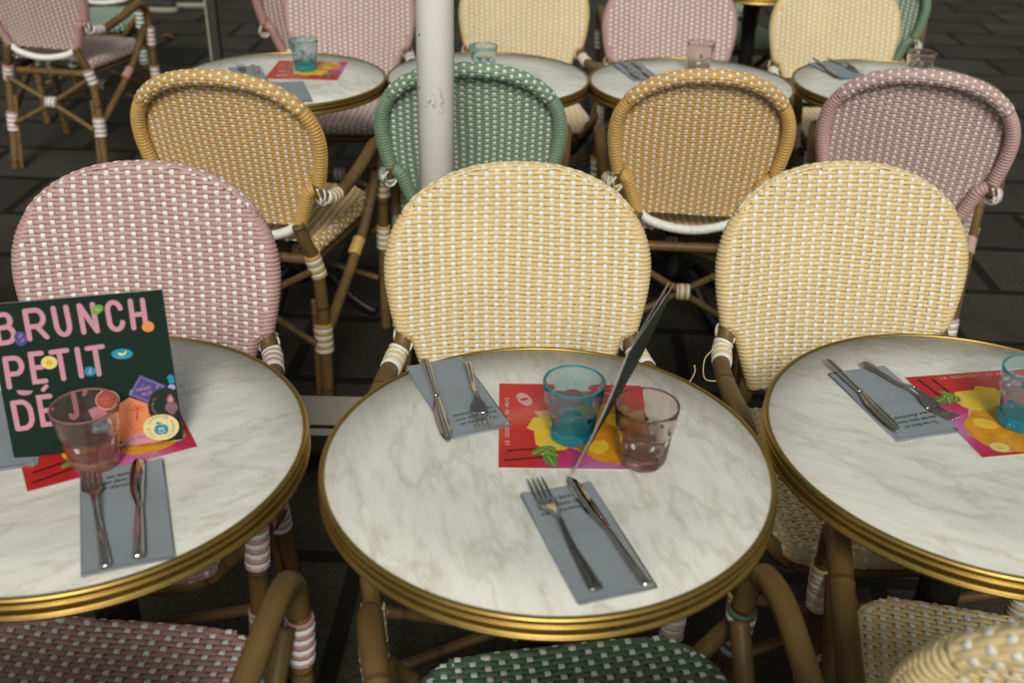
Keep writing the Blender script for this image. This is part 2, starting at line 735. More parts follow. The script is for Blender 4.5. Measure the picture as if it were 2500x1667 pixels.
def backOver(x, q):
    """the panel's surface, bending back over the arch of the rim"""
    x = np.asarray(x, float)
    q = np.asarray(q, float) + 0 * x
    x = x + 0 * q
    P = backP(x, q)
    d = np.sqrt(((np.stack([x, q], -1)[..., None, :] - OL2) ** 2).sum(-1)).min(-1)
    k = np.clip((q - QA + .01) / .03, 0, 1)
    u = np.clip((TUBE_R - d) / TUBE_R, 0, .97)
    return P - backN(x) * (k * TUBE_R * (1 - np.sqrt(1 - u * u)))[..., None]


WIDE2, _ = back_outline(TUBE_R * .32)


def panel_halfwidth(q):
    right = WIDE2[WIDE2[:, 0] >= 0]
    kq = min(1, max(0, (q - QA + .005) / .03))
    if q > right[:, 1].max():
        return 0
    o = np.argsort(right[:, 1])
    return inset_halfwidth(q) * (1 - kq) + kq * float(np.interp(q, right[o, 1], right[o, 0]))


def colx_back(u, q):
    return u * (.86 + .14 * taper(q) / WM) if q > .0 else u * .86


def build_chair_parts():
    # woven back panel
    mb = MB()
    panel_weave(mb, backOver, .004, WIDE2[:, 1].max() - .001, ROW, CAN, panel_halfwidth, colx_back, TUBE_R,
                lambda q: R(112) if q < QA - .01 else R(112) * max(0, 1 - (q - QA + .01) / .03))
    part('backrest', mb, ('weave', 'white'))
    # rim of the back: coiled sides, woven arch
    mb = MB()
    a0, a1 = ARCIDX[0], ARCIDX[-1]
    coil(mb, CL3[:a0 + 3], TUBE_R - .0020, .0084, .0030, k=16, jitter=.03)
    coil(mb, CL3[a1 - 2:], TUBE_R - .0020, .0084, .0030, k=16, jitter=.03)
    tube(mb, CL3[a0:a1], TUBE_R - .003, 10)
    tube_weave(mb, CL3[a0:a1 + 1], N3[a0:a1 + 1], O3[a0:a1 + 1], TUBE_R - .0005, R(52), R(250), 8, .0185)
    part('back_frame', mb, ('weave', 'white'))
    # white bound bar under the back
    mb = MB()
    xb = float(taper(np.array(0.0))) - .012
    bar = spline([(-xb, YB + .012, ZB + .01), (-xb * .75, YB + .02, ZB - .012), (-xb * .35, YB + .026, ZB - .026), (0, YB + .028, ZB - .03), (xb * .35, YB + .026, ZB - .026), (xb * .75, YB + .02, ZB - .012), (xb, YB + .012, ZB + .01)], 40)
    coil(mb, bar, .0108, .0068, .0020, mats=(0,), jitter=.08)
    part('crossbar', mb, ('white',))
    # seat
    ZS = .452
    y0, y1 = -.235, .195

    def seatW(q):
        q = min(max(q, 0), y1 - y0)
        if q < .13:
            return .10 + .122 * max(0, 1 - ((.13 - q) / .13) ** 2.4) ** (1 / 2.4)
        return .222 - .037 * (q - .13) / (y1 - y0 - .13)

    def seatP(x, q):
        x = np.asarray(x, float)
        q = np.asarray(q, float)
        sag = -.010 * np.clip(1 - (x / .21) ** 2, 0, 1) * np.clip(1 - ((q - .21) / .21) ** 2, 0, 1)
        return np.stack([x + 0 * q, y0 + q + 0 * x, ZS + sag], -1)
    sr = .017
    qq = np.linspace(y1 - y0, 0, 60)
    right = np.array([(seatW(q), y0 + q) for q in qq])
    left = np.array([(-seatW(q), y0 + q) for q in qq[::-1]])
    ol = np.concatenate([right, [(0, y0)], left])
    ol, _ = resample(ol, .008)
    for _ in range(3):
        ol[1:-1] = (ol[:-2] + 2 * ol[1:-1] + ol[2:]) / 4
    T = tangents(ol)
    Nn = np.stack([-T[:, 1], T[:, 0]], 1)
    if np.dot(Nn[2], (1, 0)) < 0:
        Nn = -Nn
    cl = ol - Nn * sr
    C = np.stack([cl[:, 0], cl[:, 1], np.full(len(cl), ZS - sr)], 1)
    O = np.stack([Nn[:, 0], Nn[:, 1], 0 * Nn[:, 0]], 1)
    N = np.zeros_like(O)
    N[:, 2] = 1
    mb = MB()
    panel_weave(mb, seatP, sr * .9, y1 - y0 - .004, .0092, .0205, lambda q: max(0, seatW(q) - sr * 1.0) if q > .01 else .09,
                lambda u, q: u * (.9 + .1 * seatW(q) / .222), sr, lambda q: 0.0, A=.0017, Av=.0024, hw=.0045, hb=.0021)
    tube_weave(mb, C, N, O, sr - .0005, R(2), R(215), 8, .0205, hw=.0048)
    tube(mb, C, sr - .003, 8)
    part('seat', mb, ('weave', 'white'))
    # cane ring under the seat
    mb = MB()
    ring = np.stack([cl[:, 0] * .97, cl[:, 1] * .97 + .004, np.full(len(cl), ZS - .052)], 1)
    bamboo(mb, ring, .0135)
    bamboo(mb, [(-.17, .185, ZS - .052), (.17, .185, ZS - .052)], .0135)
    part('seat_frame', mb, ('bamboo', 'node'))
    # arms, legs, braces, bindings left and right
    for s in (-1, 1):
        S = np.array([s, 1, 1])
        arm = spline(np.array([(.203, .226, .642), (.207, .228, .612), (.218, .200, .579), (.236, .13, .576), (.248, 0, .598), (.254, -.09, .618), (.255, -.152, .611), (.254, -.188, .574), (.252, -.196, .52)]) * S, 70)
        mb = MB()
        bamboo(mb, arm, [.011, .015] + [.0165] * 14, k=14)
        part('armrest', mb, ('arm_bamboo', 'node'))
        mb = MB()
        fl = spline(np.array([(.254, -.196, .522), (.249, -.198, .44), (.242, -.205, .25), (.238, -.215, .0)]) * S, 30)
        bamboo(mb, fl, .0163)
        part('leg', mb, ('bamboo', 'node'))
        mb = MB()
        rl = spline(np.array([(.146, .226, .512), (.160, .218, .46), (.180, .206, .39), (.194, .222, .22), (.203, .262, .0)]) * S, 30)
        bamboo(mb, rl, .0165)
        part('leg', mb, ('bamboo', 'node'))
        mb = MB()
        thin = spline(np.array([(.168, .212, .30), (.172, .226, .20), (.178, .256, .0)]) * S, 20)
        bamboo(mb, thin, .0095)
        part('leg', mb, ('bamboo', 'node'))
        mb = MB()
        br = spline(np.array([(.240, -.175, .515), (.226, -.03, .37), (.200, .205, .215)]) * S, 24)
        bamboo(mb, br, .0145)
        part('brace', mb, ('bamboo', 'node'))
        mb = MB()
        bamboo(mb, spline(np.array([(.252, -.198, .50), (.215, -.198, .455), (.17, -.195, .405)]) * S, 14), .0135)
        part('brace', mb, ('bamboo', 'node'))
        mb = MB()
        bamboo(mb, spline(np.array([(.17, .232, .385), (0, .225, .285), (-.178, .246, .19)]) * S + np.array([0, .006 * s, 0]), 24), .0098)
        part('stretcher', mb, ('bamboo', 'node'))
        mb = MB()
        bamboo(mb, spline(np.array([(.228, -.192, .33), (0, -.165, .255), (-.228, -.192, .18)]) * S + np.array([0, .008 * s, 0]), 24), .0098)
        part('stretcher', mb, ('bamboo', 'node'))

        def bind(P, r, pitch=.0095, mats=(0, 1), name='binding', bumpy=.0017):
            m2 = MB()
            coil(m2, np.array(P) * S, r, pitch, bumpy, mats=mats, jitter=.05)
            part(name, m2, ('weave', 'white'))
        bind(spline([(.171, .211, .425), (.184, .204, .365)], 10), .0205)
        bind(spline([(.190, .222, .235), (.193, .232, .158)], 10), .0235)
        bind(spline([(.2535, -.1965, .515), (.249, -.198, .435)], 10), .0192)
        bind(spline([(.2455, -.202, .345), (.243, -.205, .275)], 10), .0192)
        bind(spline([(.214, .213, .588), (.222, .197, .578), (.229, .160, .5748), (.236, .13, .576)], 14)[1:10], .0182, .0085, (1, 0))
        bind(spline([(.224, -.03, .372), (.218, .03, .335)], 8)[:6], .0165, .008, (0,))
        # crossed lashing where the arm meets the back
        m2 = MB()
        for k in range(3):
            t = np.linspace(0, 2 * PI, 22)
            c0 = np.array([.2085, .230, .600 - .006 * k]) * S
            ax1 = unit(np.array([.35 * s, .6, .7 - .5 * k]))
            ax2 = unit(np.cross(ax1, np.array([s * .6, -.75, .1])))
            ax1 = np.cross(np.array(unit([s * .6, -.75, .1])), ax2)
            P = c0 + .0185 * (np.cos(t)[:, None] * ax1 + np.sin(t)[:, None] * ax2) + np.linspace(-.008, .008, 22)[:, None] * unit(np.array([s * .6, -.75, .1]))
            tube(m2, P, .0028, 6, mat=k % 2)
        part('lashing', m2, ('white', 'weave'))
    mb = MB()
    coil(mb, [(-.018, .229, .287), (.018, .229, .287)], .021, .0085, .0022, mats=(1, 0))
    part('binding', mb, ('weave', 'white'))
    mb = MB()
    coil(mb, [(-.018, -.165, .256), (.018, -.165, .256)], .021, .0085, .0022, mats=(1, 0))
    part('binding', mb, ('weave', 'white'))


build_chair_parts()


def chair(x, y, rz, colour, label, group, sc=1.0):
    root = empty('rattan_armchair', (x, y, 0), R(rz))
    root.scale = (sc, 1, 1)
    tag(root, label, 'chair', group)
    roles = {'weave': WV[colour], 'white': M_WHITE, 'bamboo': M_BAMBOO, 'arm_bamboo': M_BAMBOO_ARM, 'node': M_NODE}
    for name, me, rl, par in PARTS:
        if len(me.materials) == 0:
            for r_ in rl:
                me.materials.append(roles[r_])
        o = bpy.data.objects.new(name, me)
        COL.objects.link(o)
        o.parent = root
        for k, r_ in enumerate(rl):
            o.material_slots[k].link = 'OBJECT'
            o.material_slots[k].material = roles[r_]
    return root


G1 = 'woven chairs behind the front tables'
G2 = 'woven chairs pulled up at the camera side of the front tables'
G3 = 'woven chairs of the middle row seen from behind'
G4 = 'woven chairs facing the camera in the back row'
G5 = 'woven chairs at the far tables'
C1 = chair(-.638, 1.41, 3, 'pink', 'pink and white woven armchair behind the dark menu board, facing the camera', G1, .97)
C2 = chair(.021, 1.45, 3, 'cream', 'cream and white woven armchair right in front of the white pole', G1)
C3 = chair(.615, 1.495, 2, 'cream', 'cream and white woven armchair behind the table with the spoon-ended fork', G1, .97)
N1 = chair(-.545, .855, 176, 'rose', 'pink woven armchair under the near edge of the menu board table, mostly cut off', G2)
N2 = chair(.112, .83, 190, 'shaded_green', 'green woven armchair under the near edge of the middle marble table', G2)
N3 = chair(.668, .915, 167, 'cream', 'cream woven armchair whose blurred back rim fills the lower right corner', G2)
M1 = chair(-.655, 2.63, 172, 'mustard', 'mustard woven armchair seen from behind, above the pink chair', G3)
M2 = chair(-.115, 2.755, 180, 'green', 'sage green woven armchair seen from behind the white pole', G3)
M3 = chair(.472, 2.745, 177, 'mustard', 'mustard woven armchair seen from behind, between the green and the pink one', G3, .955)
M4 = chair(1.08, 2.77, 162, 'pink', 'dusky pink woven armchair turned askew, seen from behind beside open pavement', G3)
P1 = chair(-.62, 3.62, 0, 'pink', 'pink woven armchair facing the camera behind the small turquoise glass and flyer', G4)
P2 = chair(.03, 3.66, 3, 'cream', 'cream woven armchair facing the camera just beside the white pole', G4)
P3 = chair(.545, 3.52, 2, 'pink', 'pink woven armchair facing the camera between two cream chairs', G4)
P4 = chair(1.155, 3.55, 5, 'cream', 'cream woven armchair facing the camera in front of a green chair back', G4)
Q1 = chair(-.78, 4.35, 176, 'rose', 'dusky pink chair back peeping out left behind the pink back row chair', G5)
Q2 = chair(.60, 4.45, 178, 'rose', 'dusky pink chair back in the gap between the cream and the pink chair', G5)
Q3 = chair(1.42, 4.42, 164, 'green', 'green woven chair back slanting out behind the back row cream chair', G5)
Q4 = chair(.98, 4.98, 4, 'green', 'green woven armchair facing the camera behind the black table pillar', G5)
L1 = chair(-1.87, 4.36, 172, 'rose', 'pink woven armchair standing alone at the upper left, seen from behind', G5)
L2 = chair(-2.02, 5.0, 8, 'shaded_green', 'green woven armchair half hidden behind the lone pink chair', G5)
L3 = chair(-1.60, 2.16, 150, 'rose', 'pink woven chair cut off by the left picture edge', G5)

# ------------------------------------------------------------------ tables
def table_parts():
    top = MB()
    lathe(top, [(.0001, TH), (.1, TH), (.2, TH), (.2885, TH), (.2890, TH - .003), (.289, TH - .018), (.0001, TH - .018)], 128)
    rim = MB()
    z = TH
    pr = [(.2893, z - .002), (.2893, z + .0008), (.2903, z + .0020), (.2920, z + .0024)]
    for a in np.linspace(80, -60, 7):
        pr.append((.2928 + .0052 * math.cos(R(a)) - .001, z - .0030 + .0054 * math.sin(R(a))))
    pr.append((.2942, z - .0086))
    for a in np.linspace(60, -55, 6):
        pr.append((.2942 + .0036 * math.cos(R(a)), z - .0112 + .0030 * math.sin(R(a))))
    pr += [(.2942, z - .0146), (.2938, z - .0238)]
    for a in np.linspace(65, -90, 7):
        pr.append((.2948 + .0030 * math.cos(R(a)), z - .0268 + .0028 * math.sin(R(a))))
    pr += [(.290, z - .0296), (.2885, z - .026), (.2885, z - .019)]
    lathe(rim, pr, 160)
    col = MB()
    lathe(col, [(.0001, TH - .019), (.12, TH - .019), (.12, TH - .026), (.05, TH - .034), (.036, TH - .06), (.038, .62), (.031, .60), (.035, .57), (.031, .54), (.029, .3), (.032, .16), (.044, .14), (.044, .10), (.0001, .10)], 40)
    feet = []
    for k in range(4):
        f = MB()
        a = PI / 4 + k * PI / 2
        d = np.array([math.cos(a), math.sin(a), 0])
        P = spline([d * .02 + (0, 0, .12), d * .09 + (0, 0, .135), d * .17 + (0, 0, .06), d * .23 + (0, 0, .024), d * .255 + (0, 0, .017)], 24)
        tube(f, P, np.linspace(.020, .0165, len(P)), 10)
        feet.append(f)
    return [('tabletop', top.mesh('tabletop'), M_MARBLE), ('brass_rim', rim.mesh('brass_rim'), M_BRASS), ('column', col.mesh('column'), M_IRON)] + [('foot', f.mesh('foot'), M_IRON) for f in feet]


TP = table_parts()


def table(x, y, rz, label, group):
    root = empty('bistro_table', (x, y, 0), R(rz))
    tag(root, label, 'table', group)
    for name, me, m in TP:
        if not me.materials:
            me.materials.append(m)
        o = bpy.data.objects.new(name, me)
        COL.objects.link(o)
        o.parent = root
    return root


GT1 = 'round marble tables of the front row'
GT2 = 'round marble tables of the back row'
T1 = table(-.567, 1.118, -62, 'round marble bistro table with brass rim carrying the dark menu board', GT1)
T2 = table(.0495, 1.110, 14, 'round marble bistro table with two glasses and two place settings, in the middle', GT1)
T3 = table(.6515, 1.183, 64, 'round marble bistro table with brass rim, a turquoise glass on its cut-off side', GT1)
B1 = table(-.676, 2.945, 30, 'small round marble table behind the mustard chair, carrying flyer and turquoise glass', GT2)
B2 = table(-.087, 3.008, 75, 'round marble table behind the green chair and the white pole', GT2)
B3 = table(.502, 2.990, 80, 'round marble table behind the middle mustard chair, clear rose glass at its far side', GT2)
B4 = table(1.108, 3.025, 95, 'round marble table behind the askew pink chair, nearest the open pavement', GT2)
E1 = table(1.0, 4.60, 10, 'table at the top edge with a black pillar, only its rim and pillar seen', 'tables beyond the back row')

# ------------------------------------------------------------------ pole with its base
PX, PY = -.167, 2.08
root = empty('parasol_pole', (PX, PY, 0))
tag(root, 'scuffed white round parasol pole standing between the cream and the green chair', 'pole')
mb = MB()
lathe(mb, [(.0001, .07), (.038, .07), (.038, 2.55), (.0001, 2.55)], 48)
pole = mb.build('pole', M_POLE, root)
mb = MB()
lathe(mb, [(.0001, .065), (.075, .065), (.075, .078), (.046, .082), (.046, .20), (.0385, .204)], 36)
mb.build('collar', M_IRON, root)
mb = MB()
for zz, aa in ((.955, 215), (1.06, 222)):
    a = R(aa)
    c = np.array([.0381 * math.cos(a), .0381 * math.sin(a), zz])
    ring = [(c + .0022 * (math.cos(t) * np.array([-math.sin(a), math.cos(a), 0]) + math.sin(t) * np.array([0, 0, 1])) + .0004 * np.array([math.cos(a), math.sin(a), 0])) for t in np.linspace(0, 2 * PI, 11)[:-1]]
    mb.add(ring, [tuple(range(10))])
mb.build('drill_hole', M_IRON, root)
mb = MB()
mb.box((0, 0, .052), (.95, .07, .028))
mb.box((0, .20, .052), (.07, .33, .028))
mb.box((0, -.20, .052), (.07, .33, .028))
mb.build('cross_frame', M_IRON, root, smooth=False)
M_CONC = plain('pale_concrete', (.46, .42, .345), .85, 0, .16, 70)


def chamfer_box(mb, c, s, ch):
    x, y, z = [d / 2 for d in s]
    for k, (zz, i) in enumerate(((-z, ch), (-z + ch, 0), (z - ch, 0), (z, ch))):
        pass
    P = []
    for zz, i in ((-z, ch), (-z + ch, 0), (z - ch, 0), (z, ch)):
        ring = []
        for sx, sy in ((1, 1), (-1, 1), (-1, -1), (1, -1)):
            cx, cy = sx * (x - .012), sy * (y - .012)
            a0 = math.atan2(sy, sx) - PI / 4
            for t in np.linspace(a0, a0 + PI / 2, 4):
                ring.append((c[0] + cx + (.012 - i) * math.cos(t), c[1] + cy + (.012 - i) * math.sin(t), c[2] + zz))
        P.append(ring)
    mb.grid(P, closed_v=True, caps=True)


for sx in (-1, 1):
    for sy in (1,):
        mb = MB()
        chamfer_box(mb, (sx * .245, sy * .145, .024), (.42, .21, .046), .004)
        mb.build('ballast_slab', M_CONC, root, smooth=False)
        mb = MB()
        mb.box((sx * .30, sy * .145 - .045, .0475), (.12, .014, .002))
        mb.build('grip_slot', M_IRON, root, smooth=False)

# far metal post
pp = at(467, 0, 1.28)
root = empty('metal_post', (-1.325, 4.55, 0))
tag(root, 'slim dark grey metal post with a pale edge left of the back row', 'post')
mb = MB()
mb.box((.004, 0, 1.1), (.036, .04, 2.2))
mb.build('shaft', plain('dark_grey_metal', (.035, .034, .028), .5), root, smooth=False)
mb = MB()
mb.box((-.0185, 0, 1.1), (.008, .044, 2.2))
mb.build('pale_edge', plain('pale_metal_edge', (.30, .285, .22), .5), root, smooth=False)  # left strip paler than the shaft
mb = MB()
lathe(mb, [(.0001, .012), (.10, .012), (.11, .006), (.11, .0), (.0001, .0)], 32)
mb.build('base_plate', M_IRON, root)

# ------------------------------------------------------------------ glasses
def glass_mesh():
    n = 90
    H = .089
    outer = [(.0005, .0), (.022, .0), (.0275, .0012), (.0295, .004), (.0305, .010), (.0322, .022), (.0330, .028), (.0338, .034), (.0345, .040), (.0352, .045), (.0358, .049), (.0362, .052), (.0374, .0555), (.0382, .058), (.0390, .064), (.0400, .074), (.0410, .083), (.0414, .0875), (.0409, .0888), (.0402, .0892)]
    inner = [(.0395, .0886), (.0390, .0870), (.0378, .076), (.0366, .064), (.0352, .052), (.0334, .040), (.0312, .027), (.0288, .017), (.0245, .0125), (.014, .0115), (.0005, .0112)]
    P = []
    for k, (r, z) in enumerate(outer + inner):
        ring = []
        for a in np.linspace(0, 2 * PI, n + 1)[:-1]:
            rr = r
            if k < len(outer) and z < .057 and r > .025:
                m = 9
                b = (a % (2 * PI / m)) - PI / m
                poly = math.cos(PI / m) / math.cos(b)
                # the facets end in arches below the shoulder
                top = .057 - .010 * (abs(b) / (PI / m)) ** 2
                w = min(1, max(0, (top - z) / .012))
                w = w * w * (3 - 2 * w)
                rr = r * (1 + w * (poly * 1.02 - 1) * .85)
            ring.append((rr * math.cos(a), rr * math.sin(a), z))
        P.append(ring)
    mb = MB()
    P = np.array(P)
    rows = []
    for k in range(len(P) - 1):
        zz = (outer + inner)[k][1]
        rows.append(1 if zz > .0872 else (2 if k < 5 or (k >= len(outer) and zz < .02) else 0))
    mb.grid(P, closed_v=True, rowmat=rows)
    mb.f.append(tuple(range(n - 1, -1, -1)))
    mb.m.append(0)
    mb.f.append(tuple((len(P) - 1) * n + j for j in range(n)))
    mb.m.append(0)
    return mb.mesh('tumbler')


GM = glass_mesh()


def glass(p, kind, label, rz=0, dz=.0004, tilt=None):
    o = bpy.data.objects.new('tumbler', GM)
    COL.objects.link(o)
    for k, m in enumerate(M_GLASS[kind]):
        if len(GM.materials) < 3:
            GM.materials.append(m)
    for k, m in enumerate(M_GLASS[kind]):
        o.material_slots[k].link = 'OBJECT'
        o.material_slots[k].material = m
    o.location = (p.x, p.y, TH + dz)
    o.rotation_euler = (0, 0, R(rz))
    tag(o, label, 'glass', 'coloured tumblers on the tables')
    return o


# ------------------------------------------------------------------ flat print helpers
def text_geo(s, size, shear=0, align='CENTER'):
    cu = bpy.data.curves.new('txt', 'FONT')
    cu.body = s
    cu.size = size
    cu.shear = shear
    cu.align_x = align
    cu.resolution_u = 3
    o = bpy.data.objects.new('txt', cu)
    COL.objects.link(o)
    me = bpy.data.meshes.new_from_object(o)
    V = np.array([v.co[:] for v in me.vertices]) if len(me.vertices) else np.zeros((0, 3))
    F = [tuple(p.vertices) for p in me.polygons]
    bpy.data.objects.remove(o)
    bpy.data.curves.remove(cu)
    bpy.data.meshes.remove(me)
    return V, F


def add_text(mb, s, size, x, y, rot=0, z=0, mat=0, shear=0, align='CENTER', sx=1.0):
    V, F = text_geo(s, size, shear, align)
    if len(V) == 0:
        return
    c, sn = math.cos(rot), math.sin(rot)
    X = V[:, 0] * sx
    mb.add(np.stack([x + c * X - sn * V[:, 1], y + sn * X + c * V[:, 1], np.full(len(V), z)], 1), F, mat)


def arc_text(mb, s, size, cx, cy, rad, a_mid, z, mat=0, inside=False):
    w = size * .62 / rad
    n = len(s)
    for k, ch in enumerate(s):
        if ch == ' ':
            continue
        if inside:
            a = a_mid + (k - (n - 1) / 2) * w
            add_text(mb, ch, size, cx + rad * math.cos(a), cy + rad * math.sin(a), a + PI / 2, z, mat)
        else:
            a = a_mid - (k - (n - 1) / 2) * w
            add_text(mb, ch, size, cx + rad * math.cos(a), cy + rad * math.sin(a), a - PI / 2, z, mat)


def disc(mb, cx, cy, rx, ry, z, mat=0, rot=0, n=36):
    t = np.linspace(0, 2 * PI, n + 1)[:-1]
    c, s = math.cos(rot), math.sin(rot)
    X, Y = rx * np.cos(t), ry * np.sin(t)
    mb.add(np.stack([cx + c * X - s * Y, cy + s * X + c * Y, np.full(n, z)], 1), [tuple(range(n))], mat)


def poly(mb, pts, z, mat=0):
    P = np.array(pts, float)
    a = np.sum(P[:, 0] * np.roll(P[:, 1], -1) - np.roll(P[:, 0], -1) * P[:, 1])
    if a < 0:
        P = P[::-1]
    mb.add(np.c_[P, np.full(len(P), z)], [tuple(range(len(P)))], mat)


def blob(mb, cx, cy, rx, ry, z, mat=0, rough=.08, seed=1, n=48, rot=0):
    r_ = np.random.default_rng(seed)
    t = np.linspace(0, 2 * PI, n + 1)[:-1]
    k = 1 + sum(rough / (j * .7) * np.sin(j * t + r_.random() * 6) for j in (2, 3, 5, 7, 11))
    X, Y = rx * k * np.cos(t), ry * k * np.sin(t)
    c, s = math.cos(rot), math.sin(rot)
    poly(mb, np.stack([cx + c * X - s * Y, cy + s * X + c * Y], 1), z, mat)


def stroke(mb, pts, w, z, mat=0):
    P = np.array(pts, float)
    keep = [0] + [i for i in range(1, len(P)) if np.linalg.norm(P[i] - P[i - 1]) > 1e-7]
    P = P[keep]
    d = unit(np.diff(P, axis=0))
    nrm = np.stack([-d[:, 1], d[:, 0]], 1)
    V, F = [], []
    for i in range(len(P)):
        if i == 0:
            m = nrm[0]
        elif i == len(P) - 1:
            m = nrm[-1]
        else:
            m = unit(nrm[i - 1] + nrm[i])
            m = m / max(.5, np.dot(m, nrm[i]))
        V += [P[i] + m * w / 2, P[i] - m * w / 2]
    for i in range(len(P) - 1):
        F.append((2 * i + 1, 2 * i + 3, 2 * i + 2, 2 * i))
    for e, dd, base in ((0, -d[0], 0), (len(P) - 1, d[-1], 2 * (len(P) - 1))):
        nn = np.array([-dd[1], dd[0]])
        idx = []
        for t in np.linspace(PI / 2, -PI / 2, 9):
            idx.append(len(V))
            V.append(P[e] + w / 2 * (math.cos(t) * dd + math.sin(t) * nn))
        F.append(tuple(idx[::-1]))
    V = np.array(V)
    mb.add(np.c_[V, np.full(len(V), z)], F, mat)


def arc(cx, cy, rx, ry, a0, a1, n=12):
    return [(cx + rx * math.cos(R(a)), cy + ry * math.sin(R(a))) for a in np.linspace(a0, a1, n)]


# letters in a unit box, y down
GL = {
    'B': [[(0, 0), (0, 1)], [(0, 0), (.55, 0)] + arc(.55, .23, .38, .23, -90, 90) + [(0, .46)], [(0, 1), (.55, 1)] + arc(.58, .73, .42, .27, 90, -90)],
    'R': [[(0, 1), (0, 0)], [(0, 0), (.55, 0)] + arc(.55, .29, .42, .29, -90, 90) + [(0, .58)], [(.52, .58), (1, 1)]],
    'U': [[(0, 0), (0, .66)] + arc(.5, .66, .5, .34, 180, 0) + [(1, .66), (1, 0)]],
    'N': [[(0, 1), (0, 0)], [(.02, 0), (.98, 1)], [(1, 1), (1, 0)]],
    'C': [arc(.5, .28, .5, .28, -8, -180) + [(0, .72)] + arc(.5, .72, .5, .28, 180, 8)],
    'H': [[(0, 0), (0, 1)], [(1, 0), (1, 1)], [(0, .52), (1, .52)]],
    'P': [[(0, 1), (0, 0)], [(0, 0), (.55, 0)] + arc(.55, .28, .42, .28, -90, 90) + [(0, .56)]],
    'E': [[(1, 0), (0, 0), (0, 1), (1, 1)], [(0, .5), (.82, .5)]],
    'T': [[(0, 0), (1, 0)], [(.5, 0), (.5, 1)]],
    'I': [[(.5, 0), (.5, 1)]],
    'D': [[(0, 0), (0, 1)], [(0, 1), (.45, 1)] + arc(.45, .6, .55, .4, 90, 0) + arc(.45, .4, .55, .4, 0, -90) + [(0, 0)]],
    'J': [[(.8, 0), (.8, .75)] + arc(.45, .75, .35, .25, 0, 140)],
}


def homography(src, dst):
    A = []
    for (x, y), (u, v) in zip(src, dst):
        A.append([x, y, 1, 0, 0, 0, -u * x, -u * y, -u])
        A.append([0, 0, 0, x, y, 1, -v * x, -v * y, -v])
    _, _, vt = np.linalg.svd(np.array(A, float))
    return vt[-1].reshape(3, 3)


# ------------------------------------------------------------------ menu board on the left table
BW, BH = .208, .205
quad = [(157, 1666), (1722, 1545), (1495, 95), (-190, 219)]
HM = homography(quad, [(-BW / 2, 0), (BW / 2, 0), (BW / 2, BH), (-BW / 2, BH)])


def bd(p):
    q = HM @ np.array([p[0], p[1], 1.0])
    return (q[0] / q[2], q[1] / q[2])


def bsc(p):
    a, b = np.array(bd(p)), np.array(bd((p[0] + 10, p[1])))
    return float(np.linalg.norm(b - a) / 10)


MENU_COVER = plain('dark_green_card', (.010, .026, .019), .6, 0, .1, 20)
MENU_COVER.node_tree.nodes['Principled BSDF'].inputs['Specular IOR Level'].default_value = .12
CARD_EDGE = plain('white_card_edge', (.60, .58, .52), .8)
INKS = [ink('candy_pink', (.60, .27, .36)), ink('leaf_green', (.13, .36, .03)), ink('coral_orange', (.78, .25, .10)), ink('violet', (.075, .058, .24)), ink('turquoise', (.008, .27, .42)),
        ink('pale_yellow', (.76, .66, .22)), ink('yolk', (.80, .42, .02)), ink('board_black', (.010, .016, .013)), ink('red', (.58, .06, .05)), ink('off_white', (.76, .70, .62)), ink('lilac', (.42, .34, .62)), ink('banana', (.80, .66, .30))]
PINK, LEAF, CORAL, VIOLET, TURQ, PALE, YOLK, BLACK, RED, WHT, LILAC, BANANA = range(12)


def card(w, h, t, corner=.003):
    """a standing sheet in local x (width), z (height); front faces -y"""
    mb = MB()
    V = [(-w / 2, -t / 2, 0), (w / 2, -t / 2, 0), (w / 2, -t / 2, h), (-w / 2, -t / 2, h), (-w / 2, t / 2, 0), (w / 2, t / 2, 0), (w / 2, t / 2, h), (-w / 2, t / 2, h)]
    mb.add(V, [(0, 1, 2, 3)], 0)
    mb.add(V, [(5, 4, 7, 6)], 0)
    mb.add(V, [(1, 0, 4, 5), (2, 1, 5, 6), (3, 2, 6, 7), (0, 3, 7, 4)], 1)
    return mb


bl, brr = at(38, 1058), at(417, 1013)
ctr = (bl + brr) / 2
ang = math.atan2(brr.y - bl.y, brr.x - bl.x)
root = empty('menu_board', (ctr.x, ctr.y, TH + .0035), ang)
tag(root, 'square dark green folded menu standing up, with pink BRUNCH lettering and fruit stickers', 'menu', 'folded square menus')
LEANB = R(12)
lean = Matrix.Rotation(-LEANB, 4, 'X')
front = card(BW, BH, .0012).build('front_leaf', [MENU_COVER, CARD_EDGE], root, smooth=False)
front.rotation_euler = (-LEANB, 0, 0)
back = card(BW, BH, .0012).build('rear_leaf', [MENU_COVER, CARD_EDGE], root, smooth=False)
TB = R(8)
back.location = (0, BH * (math.sin(LEANB) - math.sin(TB)) + .0013, BH * (math.cos(LEANB) - math.cos(TB)) - .0004)
back.rotation_euler = (-TB, 0, 0)


def stand_up(mb):
    """turn print laid out in (x, y, z=height off paper) to the card's front face"""
    for i, V in enumerate(mb.v):
        mb.v[i] = np.stack([V[:, 0], -.0006 - V[:, 2], V[:, 1]], 1)
    return mb


zc = [.00012]


def nz(d=.00002):
    zc[0] += d
    return zc[0]


